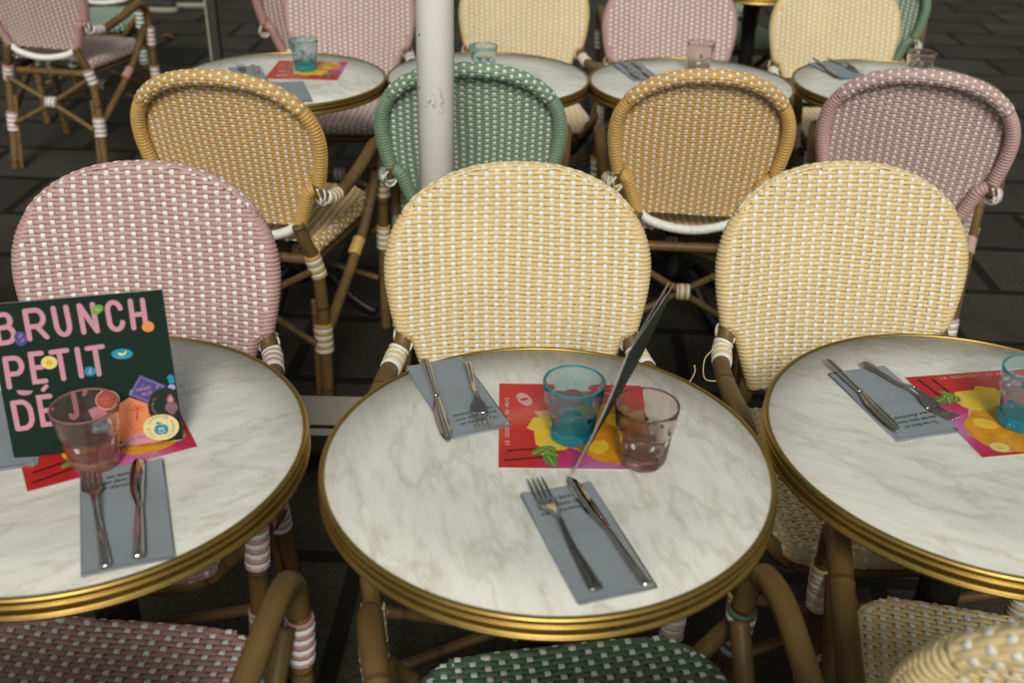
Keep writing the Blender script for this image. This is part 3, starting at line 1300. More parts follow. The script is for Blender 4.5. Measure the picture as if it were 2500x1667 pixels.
let = MB()
LT = [('B', (-95, 325), (-30, 590), (45, 305)), ('R', (185, 285), (245, 553), (345, 270)), ('U', (450, 262), (512, 522), (570, 252)), ('N', (695, 240), (752, 500), (822, 230)), ('C', (955, 218), (1008, 482), (1078, 210)), ('H', (1185, 203), (1228, 468), (1303, 195)),
      ('P', (25, 735), (80, 1000), (170, 725)), ('E', (258, 697), (312, 960), (358, 690)), ('T', (450, 685), (507, 945), (595, 668)), ('I', (640, 665), (693, 922), (745, 655)), ('T', (787, 656), (838, 912), (930, 640)),
      ('D', (118, 1150), (178, 1392), (262, 1135)), ('E', (355, 1105), (410, 1360), (455, 1097)), ('J', (590, 1085), (640, 1300), (690, 1075))]
for ch, tl, bl_, tr in LT:
    for pl in GL[ch]:
        pts = []
        for u, v in pl:
            px = tl[0] + u * (tr[0] - tl[0]) + v * (bl_[0] - tl[0])
            py = tl[1] + u * (tr[1] - tl[1]) + v * (bl_[1] - tl[1])
            pts.append(bd((px, py)))
        stroke(let, pts, 50 * bsc(tl), nz(), 0)
stroke(let, [bd((420, 1003)), bd((392, 1035))], 40 * bsc((420, 1000)), nz(), 0)
stroke(let, [bd((788, 1060)), bd((772, 1092))], 34 * bsc((780, 1060)), nz(), 0)
o = stand_up(let).build('lettering', INKS, front, smooth=False)


def sticker_at(p):
    x, y = bd(p)
    return x, y, bsc(p)


zc[0] = .0005
SK = []


def sticker(fn):
    mb = MB()
    fn(mb)
    stand_up(mb).build('fruit_sticker', INKS, front, smooth=False)


def s_kiwi(mb):
    x, y, k = sticker_at((872, 282))
    t = R(35)
    for dx, m, rr in ((0, LEAF, 50),):
        disc(mb, x - 12 * k, y - 8 * k, 46 * k, 42 * k, nz(), LEAF, t)
        disc(mb, x + 14 * k, y + 9 * k, 46 * k, 42 * k, nz(), LEAF, t)
    disc(mb, x, y, 34 * k, 20 * k, nz(), PALE if False else LEAF, t)
    for i in range(9):
        a = i * 2 * PI / 9
        stroke(mb, [(x + 9 * k * math.cos(a), y + 6 * k * math.sin(a)), (x + 26 * k * math.cos(a), y + 17 * k * math.sin(a))], 3.5 * k, nz(), PALE)


def s_orange(mb):
    x, y, k = sticker_at((1365, 457))
    disc(mb, x, y, 60 * k, 57 * k, nz(), CORAL)
    ring = [(x + 47 * k * math.cos(a), y + 45 * k * math.sin(a)) for a in np.linspace(0, 2 * PI, 30)]
    stroke(mb, ring, 4 * k, nz(), YOLK)
    stroke(mb, [(x - 20 * k, y - 8 * k), (x, y - 18 * k), (x + 20 * k, y - 8 * k)], 5 * k, nz(), YOLK)
    disc(mb, x - 15 * k, y + 12 * k, 5 * k, 5 * k, nz(), YOLK)
    disc(mb, x + 15 * k, y + 12 * k, 5 * k, 5 * k, nz(), YOLK)


def s_initials(mb):
    x, y, k = sticker_at((160, 546))
    disc(mb, x, y + 20 * k, 56 * k, 56 * k, nz(), VIOLET)
    disc(mb, x, y - 20 * k, 56 * k, 56 * k, nz(), VIOLET)
    add_text(mb, 'P', 62 * k, x - 6 * k, y + 4 * k, -.1, nz(), LILAC, .3)
    add_text(mb, 'F', 58 * k, x + 8 * k, y - 44 * k, -.1, nz(), LILAC, .3)


def s_lemon(mb):
    x, y, k = sticker_at((438, 780))
    disc(mb, x, y, 76 * k, 68 * k, nz(), PALE)
    disc(mb, x, y, 34 * k, 32 * k, nz(), YOLK)
    for i in range(20):
        a = i * 2 * PI / 20
        stroke(mb, [(x + 44 * k * math.cos(a), y + 40 * k * math.sin(a)), (x + 64 * k * math.cos(a), y + 57 * k * math.sin(a))], 2.5 * k, nz(), BANANA)


def s_banana(mb):
    x, y, k = sticker_at((1124, 714))
    disc(mb, x, y, 103 * k, 56 * k, nz(), TURQ, R(-4))
    poly(mb, [(x - 42 * k, y + 18 * k), (x - 38 * k, y - 6 * k), (x - 8 * k, y - 20 * k), (x + 26 * k, y - 12 * k), (x + 42 * k, y + 10 * k), (x + 44 * k, y + 34 * k), (x + 34 * k, y + 30 * k), (x + 28 * k, y + 12 * k), (x - 4 * k, y + 4 * k), (x - 22 * k, y + 16 * k)], nz(), BANANA)
    arc_text(mb, 'Paradis du Fruit', 20 * k, x, y + 70 * k, 118 * k, -PI / 2, nz(), LILAC, inside=True)


def s_pine_small(mb):
    x, y, k = sticker_at((825, 872))
    disc(mb, x, y, 54 * k, 50 * k, nz(), TURQ)
    disc(mb, x - 2 * k, y - 8 * k, 13 * k, 20 * k, nz(), LILAC, R(-15))
    for dx in (-8, 0, 8):
        stroke(mb, [(x + 2 * k, y + 10 * k), (x + (4 + dx) * k, y + 28 * k)], 6 * k, nz(), LILAC)


def s_melon(mb):
    x, y, k = sticker_at((228, 1046))
    pts = [(x - 74 * k, y + 24 * k), (x + 74 * k, y + 2 * k)] + [(x + 74 * k * math.cos(a), y + 12 * k - 48 * k * math.sin(a)) for a in np.linspace(.1, PI - .1, 16)]
    poly(mb, [pts[0]] + [pts[1]] + pts[2:], nz(), PINK)
    for dx, dy in ((-40, 2), (-15, -2), (10, 2), (38, -8), (-20, -18), (14, -16)):
        disc(mb, x + dx * k, y + dy * k, 4 * k, 6 * k, nz(), VIOLET, n=8)


def s_coral(mb):
    pts = [(1205, 1130), (1395, 1200), (1460, 1500), (1300, 1560), (1200, 1540), (1010, 1540), (1000, 1300), (1120, 1180)]
    poly(mb, [bd(p) for p in pts], nz(), CORAL)
    stroke(mb, [bd(p) for p in arc(1290, 1290, 105, 150, -60, 235, 30)], 5 * bsc((1290, 1290)), nz(), RED)
    stroke(mb, [bd((1285, 1250)), bd((1283, 1340))], 16 * bsc((1285, 1250)), nz(), RED)
    for e in ((1215, 1255), (1225, 1225), (1255, 1212), (1315, 1212), (1345, 1228), (1350, 1258)):
        stroke(mb, [bd((1284, 1245)), bd(((1284 + e[0]) / 2, e[1] - 6)), bd(e)], 8 * bsc(e), nz(), RED)


def s_violet(mb):
    pts = [(1302, 918), (1560, 1030), (1385, 1195), (1195, 1110)]
    poly(mb, [bd(p) for p in pts], nz(), VIOLET)
    ins = [(1303, 938), (1525, 1033), (1383, 1172), (1215, 1100)]
    q = [bd(p) for p in ins]
    stroke(mb, q + [q[0]], 5 * bsc((1300, 1000)), nz(), LILAC)
    k = bsc((1340, 1050))
    x, y = bd((1340, 1068))
    add_text(mb, 'PARADIS', 52 * k, x, y, R(8), nz(), PINK, sx=.72)
    x, y = bd((1375, 1115))
    add_text(mb, 'FRUIT', 50 * k, x, y, R(8), nz(), PINK, sx=.8)
    x, y = bd((1325, 1020))
    add_text(mb, 'Le', 30 * k, x, y, R(8), nz(), PINK, .3)
    x, y = bd((1220, 1105))
    add_text(mb, 'P', 70 * k, x, y, R(10), nz(), LILAC, .4)
    x, y = bd((1470, 1062))
    add_text(mb, 'F', 66 * k, x, y, R(10), nz(), LILAC, .4)


def s_pineapple(mb):
    cx, cy = 1545, 1215
    pts = [p for p in arc(cx, cy, 160, 170, 0, 360, 48) if True]
    P = []
    for p in pts:
        q = bd(p)
        P.append((min(q[0], BW / 2), q[1]))
    poly(mb, P, nz(), BLACK)
    x, y = bd((1610, 1235))
    k = bsc((1610, 1235))
    # the fruit: crossed lattice on an oval
    disc(mb, x, y, 60 * k, 66 * k, nz(), PINK)
    for i in range(-3, 4):
        for sg in (-1, 1):
            a = []
            for t in np.linspace(-70, 70, 16):
                u, v = (i * 22 + sg * t * .62), t
                if (u / 60) ** 2 + (v / 66) ** 2 < 1:
                    a.append((x + u * k, y + v * k))
            if len(a) > 2:
                stroke(mb, a, 7 * k, nz(), BLACK)
    for dx, h in ((-44, 40), (-26, 62), (0, 92), (24, 66), (40, 42), (-14, 74), (13, 78)):
        bx = x + dx * k * .3
        poly(mb, [(bx - 9 * k, y + 66 * k), (bx + 9 * k, y + 66 * k), (x + dx * k, y + (66 + h) * k)], nz(), PINK)
    x, y = bd((1545, 1215))
    arc_text(mb, 'Le Paradis du Fruit', 34 * k, x, y, 128 * k, PI * 1.22, nz(), PINK, inside=True)


def s_smile(mb):
    x, y = bd((1515, 1420))
    k = bsc((1515, 1420))
    P = [(x + 172 * k * math.cos(t), y + 140 * k * math.sin(t)) for t in np.linspace(0, 2 * PI, 40)[:-1]]
    P = [(min(p[0], BW / 2), max(p[1], .001)) for p in P]
    poly(mb, P, nz(), BANANA)
    fx, fy = x, y - 22 * k
    disc(mb, fx - 22 * k, fy, 46 * k, 54 * k, nz(), TURQ)
    disc(mb, fx + 22 * k, fy, 46 * k, 54 * k, nz(), TURQ)
    stroke(mb, [(fx, fy + 40 * k), (fx + 8 * k, fy + 72 * k)], 7 * k, nz(), TURQ)
    disc(mb, fx - 22 * k, fy + 70 * k, 26 * k, 12 * k, nz(), TURQ, R(-25))
    disc(mb, fx - 14 * k, fy + 8 * k, 10 * k, 13 * k, nz(), WHT)
    disc(mb, fx + 14 * k, fy + 8 * k, 10 * k, 13 * k, nz(), WHT)
    stroke(mb, [(fx - 34 * k, fy - 16 * k), (fx - 16 * k, fy - 29 * k), (fx + 8 * k, fy - 31 * k), (fx + 34 * k, fy - 14 * k)], 6 * k, nz(), WHT)
    arc_text(mb, 'ILLE PARADIS', 46 * k, x, y, 108 * k, PI * .80, nz(), TURQ)
    arc_text(mb, 'LE PARADIS', 42 * k, x, y, 104 * k, .08, nz(), TURQ)


def s_pinkband(mb):
    pts = [(1205, 1500), (1330, 1462), (1470, 1500), (1520, 1555), (1215, 1580), (1100, 1586)]
    P = [bd(p) for p in pts]
    poly(mb, [(a, max(b, .0006)) for a, b in P], nz(), PINK)
    k = bsc((1300, 1520))
    x, y = bd((1330, 1540))
    arc_text(mb, 'PARADIS DU FRUIT', 54 * k, x, y - 170 * k, 196 * k, PI / 2 + .12, nz(), VIOLET)


def s_red(mb):
    x, y = bd((1000, 1145))
    k = bsc((1000, 1145))
    disc(mb, x, y, 114 * k, 104 * k, nz(), WHT)
    disc(mb, x, y, 102 * k, 92 * k, nz(), RED)
    add_text(mb, 'PARADIS', 52 * k, x, y + 2 * k, R(6), nz(), CORAL, sx=.8)
    add_text(mb, 'FRUIT', 46 * k, x + 8 * k, y - 48 * k, R(6), nz(), CORAL, sx=.8)


def s_berry(mb):
    x, y = bd((930, 1290))
    k = bsc((930, 1290))
    poly(mb, [(x - 100 * k, y + 70 * k), (x - 40 * k, y + 100 * k), (x + 60 * k, y + 90 * k), (x + 90 * k, y), (x + 20 * k, y - 90 * k), (x - 60 * k, y - 60 * k)], nz(), PINK)
    for i in range(14):
        u, v = rng.uniform(-50, 50), rng.uniform(-50, 50)
        disc(mb, x + u * k, y + v * k, 5 * k, 7 * k, nz(), RED, n=8)


def s_tag(mb):
    x, y = bd((945, 1405))
    k = bsc((945, 1405))
    poly(mb, [(x - 90 * k, y - 30 * k), (x - 60 * k, y + 38 * k), (x + 70 * k, y + 42 * k), (x + 95 * k, y), (x + 60 * k, y - 42 * k), (x - 60 * k, y - 45 * k)], nz(), TURQ)
    add_text(mb, 'PARADIS', 40 * k, x, y - 14 * k, R(5), nz(), BANANA, sx=.8)


def s_flower(mb):
    for cx, cy, r0 in ((1610, 950, 34), (1625, 985, 30), (1595, 965, 26), (1625, 1045, 36), (1600, 1035, 24)):
        q = bd((cx, cy))
        k = bsc((cx, cy))
        disc(mb, min(q[0], BW / 2 - r0 * k), q[1], r0 * k, r0 * k * .9, nz(), TURQ if cy < 1000 else LILAC)


for fn in (s_kiwi, s_orange, s_initials, s_lemon, s_banana, s_pine_small, s_melon, s_coral, s_violet, s_berry, s_tag, s_red, s_pinkband, s_flower, s_pineapple, s_smile):
    sticker(fn)

# ------------------------------------------------------------------ menu leaning on the brown glass
NBp = at(1311, 1102)
FBp = at(1420, 917)
dirv = (FBp - NBp)
a2 = math.atan2(dirv.y, dirv.x) + R(0)
root = empty('leaning_menu', (NBp.x, NBp.y, TH + .0045), a2)
tag(root, 'closed dark menu tilted against the smoky brown glass, seen edge on', 'menu', 'folded square menus')


def leaf(off_top, off_far, name, mats, inward):
    """a slightly bowed sheet: local x runs along the foot, leaning towards -y"""
    mb = MB()
    nu, nv = 8, 10
    A = []
    for t in (0, .0006):
        G = []
        for i in range(nu + 1):
            row = []
            for j in range(nv + 1):
                u, v = i / nu * .205, j / nv
                h = .205 * v
                yy = -math.sin(R(17)) * h + off_far * (u / .205) * v - .004 * math.sin(PI * v) + t * inward + off_top * (1 - v)
                row.append((u, yy, h * math.cos(R(17))))
            G.append(row)
        A.append(np.array(G))
    for t, G in enumerate(A):
        mb.grid(G if t else G[::-1], mat=(2 if (t == 0 and name == 'front_leaf') else 0))
    for sl in ((lambda G: G[0]), (lambda G: G[-1]), (lambda G: G[:, 0]), (lambda G: G[:, -1])):
        mb.grid(np.stack([sl(A[0]), sl(A[1])]), mat=1)
    return mb.build(name, mats, root)


PINKIN = ink('magenta_cover', (.50, .10, .20))
leaf(.0016, .003, 'front_leaf', [MENU_COVER, CARD_EDGE, PINKIN], 1)
leaf(0, -.004, 'rear_leaf', [MENU_COVER, CARD_EDGE], -1)

# ------------------------------------------------------------------ flyers
FI = [M_FLYER, M_MANGO, ink('mint_green', (.10, .24, .02), .42, .3), ink('straw_black', (.012, .008, .008)), ink('text_white', (.80, .76, .70)), ink('logo_pink', (.72, .36, .36)),
      ink('lemon_wedge', (.80, .52, .04), .42, .2), ink('title_cream', (.78, .62, .36)), ink('badge_blue', (.03, .30, .48)), ink('fluted_glass', (.62, .42, .26), .42, .2), CARD_EDGE, ink('pale_lemon', (.66, .62, .24))]


def flyer(cx, cy, rz, label, z=TH + .0006, sag=.0):
    W = .208
    root = empty('cocktail_flyer', (cx, cy, z), R(rz))
    tag(root, label, 'flyer', 'printed cocktail flyers')
    mb = MB()
    h = W / 2
    V = [(-h, -h, 0), (h, -h, 0), (h, h, 0), (-h, h, 0), (-h, -h, .0012), (h, -h, .0012), (h, h, .0012), (-h, h, .0012)]
    mb.add(V, [(4, 5, 6, 7)], 0)
    mb.add(V, [(3, 2, 1, 0), (0, 1, 5, 4), (1, 2, 6, 5), (2, 3, 7, 6), (3, 0, 4, 7)], 10)
    mb.build('sheet', FI, root, smooth=False)
    zc[0] = .0014
    # picture of the drink, in reading orientation (x right, y up)
    d = MB()
    poly(d, [(-.05, .02), (.03, .055), (.045, -.02), (.05, -.098), (-.07, -.098), (-.094, -.05)], nz(), 9)
    blob(d, -.020, -.045, .073, .056, nz(), 1, .06, 4)
    blob(d, -.030, .030, .038, .024, nz(), 6, .14, 9)
    poly(d, [(-.04, .03), (-.012, .066), (.014, .056), (.024, .02), (-.02, .008)], nz(), 6)
    blob(d, .012, -.065, .016, .022, nz(), 6, .1, 3, rot=.4)
    blob(d, -.055, -.03, .012, .018, nz(), 6, .1, 8, rot=.9)
    blob(d, -.064, .038, .016, .007, nz(), 9, .2, 5, rot=-.5)
    for (a, b) in (((-.088, .095), (-.079, .044)), ((-.066, .092), (-.060, .048))):
        stroke(d, [a, b], .0034, nz(), 3)
    for (x, y, rx, ry, t) in ((-.086, .036, .018, .009, 200), (-.066, .050, .014, .007, 130), (-.060, .036, .011, .006, 60), (-.073, .034, .012, .006, 250)):
        c, s = math.cos(R(t)), math.sin(R(t))
        lf = [(x + c * rx * u - s * ry * w, y + s * rx * u + c * ry * w) for u, w in ((-1, 0), (-.6, .7), (-.1, 1), (.5, .7), (1, .05), (.5, -.7), (-.1, -1), (-.6, -.7))]
        poly(d, lf, nz(), 2)
        stroke(d, [(x - c * rx * .8, y - s * rx * .8), (x + c * rx * .8, y + s * rx * .8)], .0008, nz(), 11)
    disc(d, -.068, -.086, .013, .011, nz(), 11)
    disc(d, -.068, -.086, .006, .005, nz(), 6)
    d.build('drink_picture', FI, root, smooth=False)
    zc[0] = .0020
    t = MB()
    s = 'LE COCKTAIL DU MOIS'
    for k, ch in enumerate(s):
        if ch != ' ':
            add_text(t, ch, .0078, -.052 + k * .0063, .090, 0, nz(.00001), 4)
    for k, (wd, px, py, sz) in enumerate((('CK', .072, .012, .026),)):
        add_text(t, wd, sz, px - .002, py, 0, nz(), 7, sx=.62)
    disc(t, .060, .068, .018, .010, nz(), 5, R(20))
    arc_text(t, 'LE PARADIS', .0036, .060, .064, .0125, PI / 2 + .2, nz(), 0)
    disc(t, .060, .068, .004, .006, nz(), 0, R(20))
    poly(t, [(.048, -.012), (.07, -.010), (.071, -.024), (.047, -.026)], nz(), 8)
    stroke(t, arc(.085, -.03, .010, .008, 0, 300, 14), .002, nz(), 7)
    stroke(t, arc(.087, -.055, .009, .008, 40, 330, 14), .002, nz(), 7)
    t.build('lettering', FI, root, smooth=False)
    return root


def flyer_from(bl, br_, turn, label, z=TH + .0006):
    a, b = at(*bl), at(*br_)
    u = (b - a).normalized()
    n = Vector((-u.y, u.x, 0))
    c = (a + b) / 2 + n * .104
    return flyer(c.x, c.y, math.degrees(math.atan2(u.y, u.x)) + turn, label, z)


flyer_from((65, 1131), (452, 1028), 90, 'red cocktail flyer lying under the standing dark menu')
flyer_from((1143, 1076), (1515, 1081), 90, 'red cocktail flyer lying under the two glasses of the middle table')
tl3, bl3 = at(2080, 870), at(2255, 1051)
d3 = (tl3 - bl3).normalized()
r3 = Vector((d3.y, -d3.x, 0))
c3 = (tl3 + bl3) / 2 + r3 * .104
flyer(c3.x, c3.y, math.degrees(math.atan2(r3.y, r3.x)), 'red cocktail flyer cut off by the right picture edge, turquoise glass standing on it')
c4 = at(706, 163)
flyer(c4.x, c4.y, 180, 'red cocktail flyer on the small table behind the mustard chair')

# ------------------------------------------------------------------ glasses placed
gp = at(1312, 1006)
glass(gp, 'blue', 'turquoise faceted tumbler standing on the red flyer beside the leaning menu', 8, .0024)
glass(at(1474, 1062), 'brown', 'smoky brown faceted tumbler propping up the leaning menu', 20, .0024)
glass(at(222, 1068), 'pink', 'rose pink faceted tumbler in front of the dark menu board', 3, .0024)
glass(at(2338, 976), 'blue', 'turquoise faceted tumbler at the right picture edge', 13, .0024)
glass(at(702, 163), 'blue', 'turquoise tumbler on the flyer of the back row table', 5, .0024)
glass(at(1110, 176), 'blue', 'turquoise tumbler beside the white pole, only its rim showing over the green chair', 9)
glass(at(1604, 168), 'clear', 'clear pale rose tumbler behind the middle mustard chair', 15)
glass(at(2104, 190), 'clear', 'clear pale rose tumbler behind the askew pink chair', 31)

# ------------------------------------------------------------------ napkins
NAPS = []


def napkin(c, ang, w, h, label, flip=False, text=True, seed=1):
    """a folded paper napkin; local +y points away from the handles"""
    root = empty('paper_napkin', (c.x, c.y, TH + .0004), ang)
    tag(root, label, 'napkin', 'slate blue paper napkins under the cutlery')
    r_ = np.random.default_rng(seed)
    mb = MB()
    nx, ny = 14, 24
    for layer in range(4):
        G = []
        dx = (layer % 2) * .0012 - .0006 + r_.uniform(-.0008, .0008)
        for i in range(nx + 1):
            row = []
            for j in range(ny + 1):
                x = (i / nx - .5) * (w - .0016 * layer) + dx + (.0028 if layer % 2 else -.0004) * (1 if seed % 2 else -1)
                y = (j / ny - .5) * (h - .002 * layer) + .0012 * math.sin(i / nx * 4 + seed)
                e = min(i, nx - i) / nx * 2
                zz = .0008 * layer + .0007 * math.sin(x * 60 + seed + layer) * math.cos(y * 35 + seed * 2) * (.4 + layer * .2)
                if layer == 3:
                    zz += .0012 * (1 - abs(2 * i / nx - 1)) ** .5
                    u_, v_ = i / nx, j / ny
                    cr = (seed * 37 % 10) / 10
                    zz += .0045 * max(0, (u_ if seed % 2 else 1 - u_) + (v_ if seed % 3 else 1 - v_) - 1.62) ** 1.3 * 3
                    zz += .0009 * math.exp(-((v_ - .5 - .1 * cr) / .02) ** 2) - .0006 * math.exp(-((u_ - .3 - .4 * cr) / .03) ** 2)
                row.append((x, y, .0009 + zz))
            G.append(row)
        mb.grid(np.array(G)[:, ::-1][::1] if False else np.array(G).transpose(1, 0, 2)[::1][:, :], mat=0)
    # closed sides
    P = []
    for zz in (0, .0034):
        P.append([(-w / 2, -h / 2, zz), (w / 2, -h / 2, zz), (w / 2, h / 2, zz), (-w / 2, h / 2, zz)])
    mb.grid(P, closed_v=True)
    sheet = mb.build('folded_paper', M_NAPKIN, root)
    if text:
        t = MB()
        lines = ("'Tu vas faire un", 'bordel dans mon', "cœur d'artichaut'")
        for k, s in enumerate(lines):
            add_text(t, s, .0098, -w * .06, h * .5 - .026 - k * .0115, R(3), .0058, 0, .25, sx=.92)
        t.build('lettering', M_INK, root, smooth=False)
    return root


def nap_quad(bl, br_, tl, label, flip=False, text=True, seed=1):
    """corners as seen in the view: bottom left, bottom right, top left"""
    a, b, c = at(*bl), at(*br_), at(*tl)
    u = (b - a)
    v = (c - a)
    w = min(.105, max(.088, u.length))
    h = min(.2, max(.17, v.length))
    un = u.normalized()
    n = Vector((-un.y, un.x, 0))
    vv = v.normalized()
    up = ((n + vv) / 2).normalized()
    ctr = a + Vector((up.y, -up.x, 0)) * w / 2 + up * h / 2
    ang = math.atan2(up.y, up.x) - PI / 2 + (PI if flip else 0)
    return napkin(ctr, ang, w, h, label, flip, text, seed)


nap_quad((188, 1327), (397, 1280), (195, 1090), 'slate blue napkin with handwriting under the cutlery nearest the dark menu board', seed=1)
nap_quad((1330, 1391), (1510, 1352), (1190, 1131), 'slate blue napkin with handwriting under the black-handled fork', seed=2)
nap_quad((1036, 1010), (1173, 984), (920, 845), 'slate blue napkin on the far side of the middle table, its handwriting upside down', True, seed=3)
nap_quad((2060, 1015), (2203, 996), (1895, 862), 'slate blue napkin under the spoon-ended fork', True, seed=4)
nap_quad((-85, 1095), (14, 1090), (-105, 905), 'slate blue napkin cut off by the left picture edge', True, False, seed=5)
nap_quad((1455, 189), (1520, 186), (1408, 152), 'slate blue napkin with two knives at the left of the back row table', True, False, seed=6)
nap_quad((1932, 186), (1990, 178), (1880, 143), 'slate blue napkin with cutlery on the table by the open pavement', True, False, seed=7)
nap_quad((636, 240), (716, 232), (640, 190), 'slate blue napkin showing between the flyer and the mustard chair', False, False, seed=8)
nap_quad((545, 196), (605, 190), (540, 158), 'slate blue napkin mostly hidden by the mustard chair rim', True, False, seed=9)

# ------------------------------------------------------------------ cutlery
def place(o, p0, p1, z):
    d = p1 - p0
    o.location = (p0.x, p0.y, z)
    o.rotation_euler = (0, 0, math.atan2(d.y, d.x) - PI / 2)
    return d.length


def fork(p0, p1, label, style='plain', z=TH + .0062):
    """p0: handle end, p1: tine tips"""
    root = empty('fork', (0, 0, 0))
    L = min(.205, max(.18, place(root, p0, p1, z)))
    tag(root, label, 'fork', 'forks')
    m = {'plain': M_STEEL, 'ornate': M_STEEL, 'spoon': M_STEEL2}[style]
    mh = M_DARKSTEEL if style == 'ornate' else m
    hl = L * .56
    # handle
    mb = MB()
    n = 30
    t = np.linspace(0, 1, n)
    if style == 'plain':
        w = np.interp(t, [0, .02, .5, .85, 1], [.0062, .0068, .0052, .0034, .0030])
    elif style == 'ornate':
        w = np.interp(t, [0, .03, .3, .7, 1], [.0070, .0088, .0072, .0046, .0034])
    else:
        w = np.interp(t, [0, .04, .12, .22, .36, .7, 1], [.003, .0080, .0098, .0085, .0050, .0036, .0034])
    th = np.interp(t, [0, .1, 1], [.0016, .0019, .0022])
    zz = .0015 + .010 * np.clip((t - .55) / .45, 0, 1) ** 1.6 + (0.002 if style == 'spoon' else 0)
    prof = [(1, 0), (.82, .75), (.3, 1), (-.3, 1), (-.82, .75), (-1, 0), (-.82, -.75), (.82, -.75)] if style != 'plain' else [(1, -.4), (.96, .5), (.35, 1), (-.35, 1), (-.96, .5), (-1, -.4), (-.7, -1), (.7, -1)]
    G = np.stack([np.stack([w * a, t * hl, zz + th * b], 1) for a, b in prof], 1)
    mb.grid(G, closed_v=True, caps=True)
    mb.build('handle', mh, root)
    # head: neck, shoulders and four tines as one solid
    mb = MB()
    y0 = hl - .002
    hy = L * .22

    def zf(y):
        u = (y - y0) / (L - y0)
        return .0115 - .0105 * math.sin(min(1, u * 1.25) * PI * .62) ** 2 + .010 * max(0, u - .62) ** 1.2 * 1.4
    ys = np.linspace(y0, y0 + hy, 16)
    P = []
    for y in ys:
        u = (y - y0) / hy
        wv = np.interp(u, [0, .25, .45, .65, .85, 1], [.0030, .0036, .0062, .0105, .0122, .0124])
        ring = []
        for a in (-1, -.5, 0, .5, 1):
            ring.append((a * wv, y, zf(y) + .0009 - .0022 * (1 - a * a) * u))
        for a in (1, .5, 0, -.5, -1):
            ring.append((a * wv, y, zf(y) - .0009 - .0022 * (1 - a * a) * u))
        P.append(ring)
    mb.grid(np.array(P), closed_v=True, caps=True)
    for k in range(4):
        xc = (k - 1.5) * .0066
        ty = np.linspace(y0 + hy - .002, L, 12)
        Q = []
        for y in ty:
            u = (y - ty[0]) / (L - ty[0])
            wd = np.interp(u, [0, .8, 1], [.0022, .0015, .0005])
            xx = xc * (1 - .05 * u)
            zc_ = zf(y) - .0022 * (1 - (xc / .0124) ** 2) * max(0, 1 - u * 2)
            Q.append([(xx - wd, y, zc_ + .0008), (xx + wd, y, zc_ + .0008), (xx + wd, y, zc_ - .0008), (xx - wd, y, zc_ - .0008)])
        mb.grid(np.array(Q)[:, ::-1], closed_v=True, caps=True)
    mb.build('head', m, root)
    return root


def knife(p0, p1, label, style='plain', z=TH + .0062, side=1):
    """p0: handle end, p1: blade tip"""
    root = empty('table_knife', (0, 0, 0))
    L = min(.225, max(.195, place(root, p0, p1, z)))
    tag(root, label, 'knife', 'table knives')
    hl = L * .48
    mb = MB()
    n = 26
    t = np.linspace(0, 1, n)
    w = np.interp(t, [0, .03, .5, .92, 1], [.0058, .0068, .0060, .0046, .0042])
    th = np.interp(t, [0, .05, .9, 1], [.0026, .0036, .0030, .0024])
    prof = [(math.cos(a) * (1 if abs(math.cos(a)) < .6 else 1), math.sin(a)) for a in np.linspace(0, 2 * PI, 13)[:-1]]
    G = np.stack([np.stack([w * a, t * hl, .0036 + th * b], 1) for a, b in prof], 1)
    mb.grid(G, closed_v=True, caps=True)
    mb.build('handle', M_STEEL, root)
    mb = MB()
    y = np.linspace(hl - .001, L, 26)
    u = (y - y[0]) / (L - y[0])
    spine = -.0045 * np.ones_like(u) * side
    spine = np.interp(u, [0, .1, .8, .93, 1], [-.0042, -.0054, -.0062, -.0042, .0030])
    edge = np.interp(u, [0, .05, .16, .32, .6, .82, .94, 1], [.0042, .0046, .0070, .0110, .0118, .0104, .0074, .0036])
    P = []
    for k in range(len(u)):
        a, b = spine[k] * side, edge[k] * side
        m_ = (a + b) / 2
        zz = .0030 + .0006 * math.sin(u[k] * PI)
        P.append([(a, y[k], zz + .0008), (m_, y[k], zz + .0009), (b, y[k], zz), (m_, y[k], zz - .0009), (a, y[k], zz - .0008)])
    mb.grid(np.array(P), closed_v=True, caps=True)
    mb.build('blade', M_STEEL2 if style == 'worn' else M_STEEL, root)
    return root


fork(at(246, 1312), at(203, 1068), 'steel fork reaching towards the rose pink glass')
knife(at(321, 1294), at(324, 1062), 'steel knife beside the fork in front of the dark menu board', side=-1)
knife(at(977, 838), at(1034, 1026), 'steel knife on the far napkin of the middle table')
fork(at(1073, 842), at(1110, 998), 'steel fork on the far napkin, tines at the red flyer')
fork(at(1370, 1365), at(1210, 1088), 'fork with dark patterned handle at the front of the middle table', 'ornate')
knife(at(1487, 1358), at(1308, 1107), 'steel knife whose tip touches the foot of the leaning menu', side=-1)
knife(at(1899, 838), at(2064, 1003), 'worn steel knife beside the spoon-ended fork', 'worn')
fork(at(1980, 843), at(2188, 974), 'fork with a spoon-shaped handle end, tines over the flyer', 'spoon')
knife(at(1424, 148), at(1470, 188), 'left one of two knives on the napkin behind the middle mustard chair')
knife(at(1450, 148), at(1500, 188), 'right one of two knives on the napkin behind the middle mustard chair')
knife(at(1868, 142), at(1926, 184), 'worn knife on the table by the open pavement', 'worn')
fork(at(1900, 140), at(1972, 172), 'fork on the table by the open pavement')
fork(at(566, 196), at(553, 157), 'fork peeping over the rim of the mustard chair')
knife(at(596, 196), at(580, 156), 'knife peeping over the rim of the mustard chair')

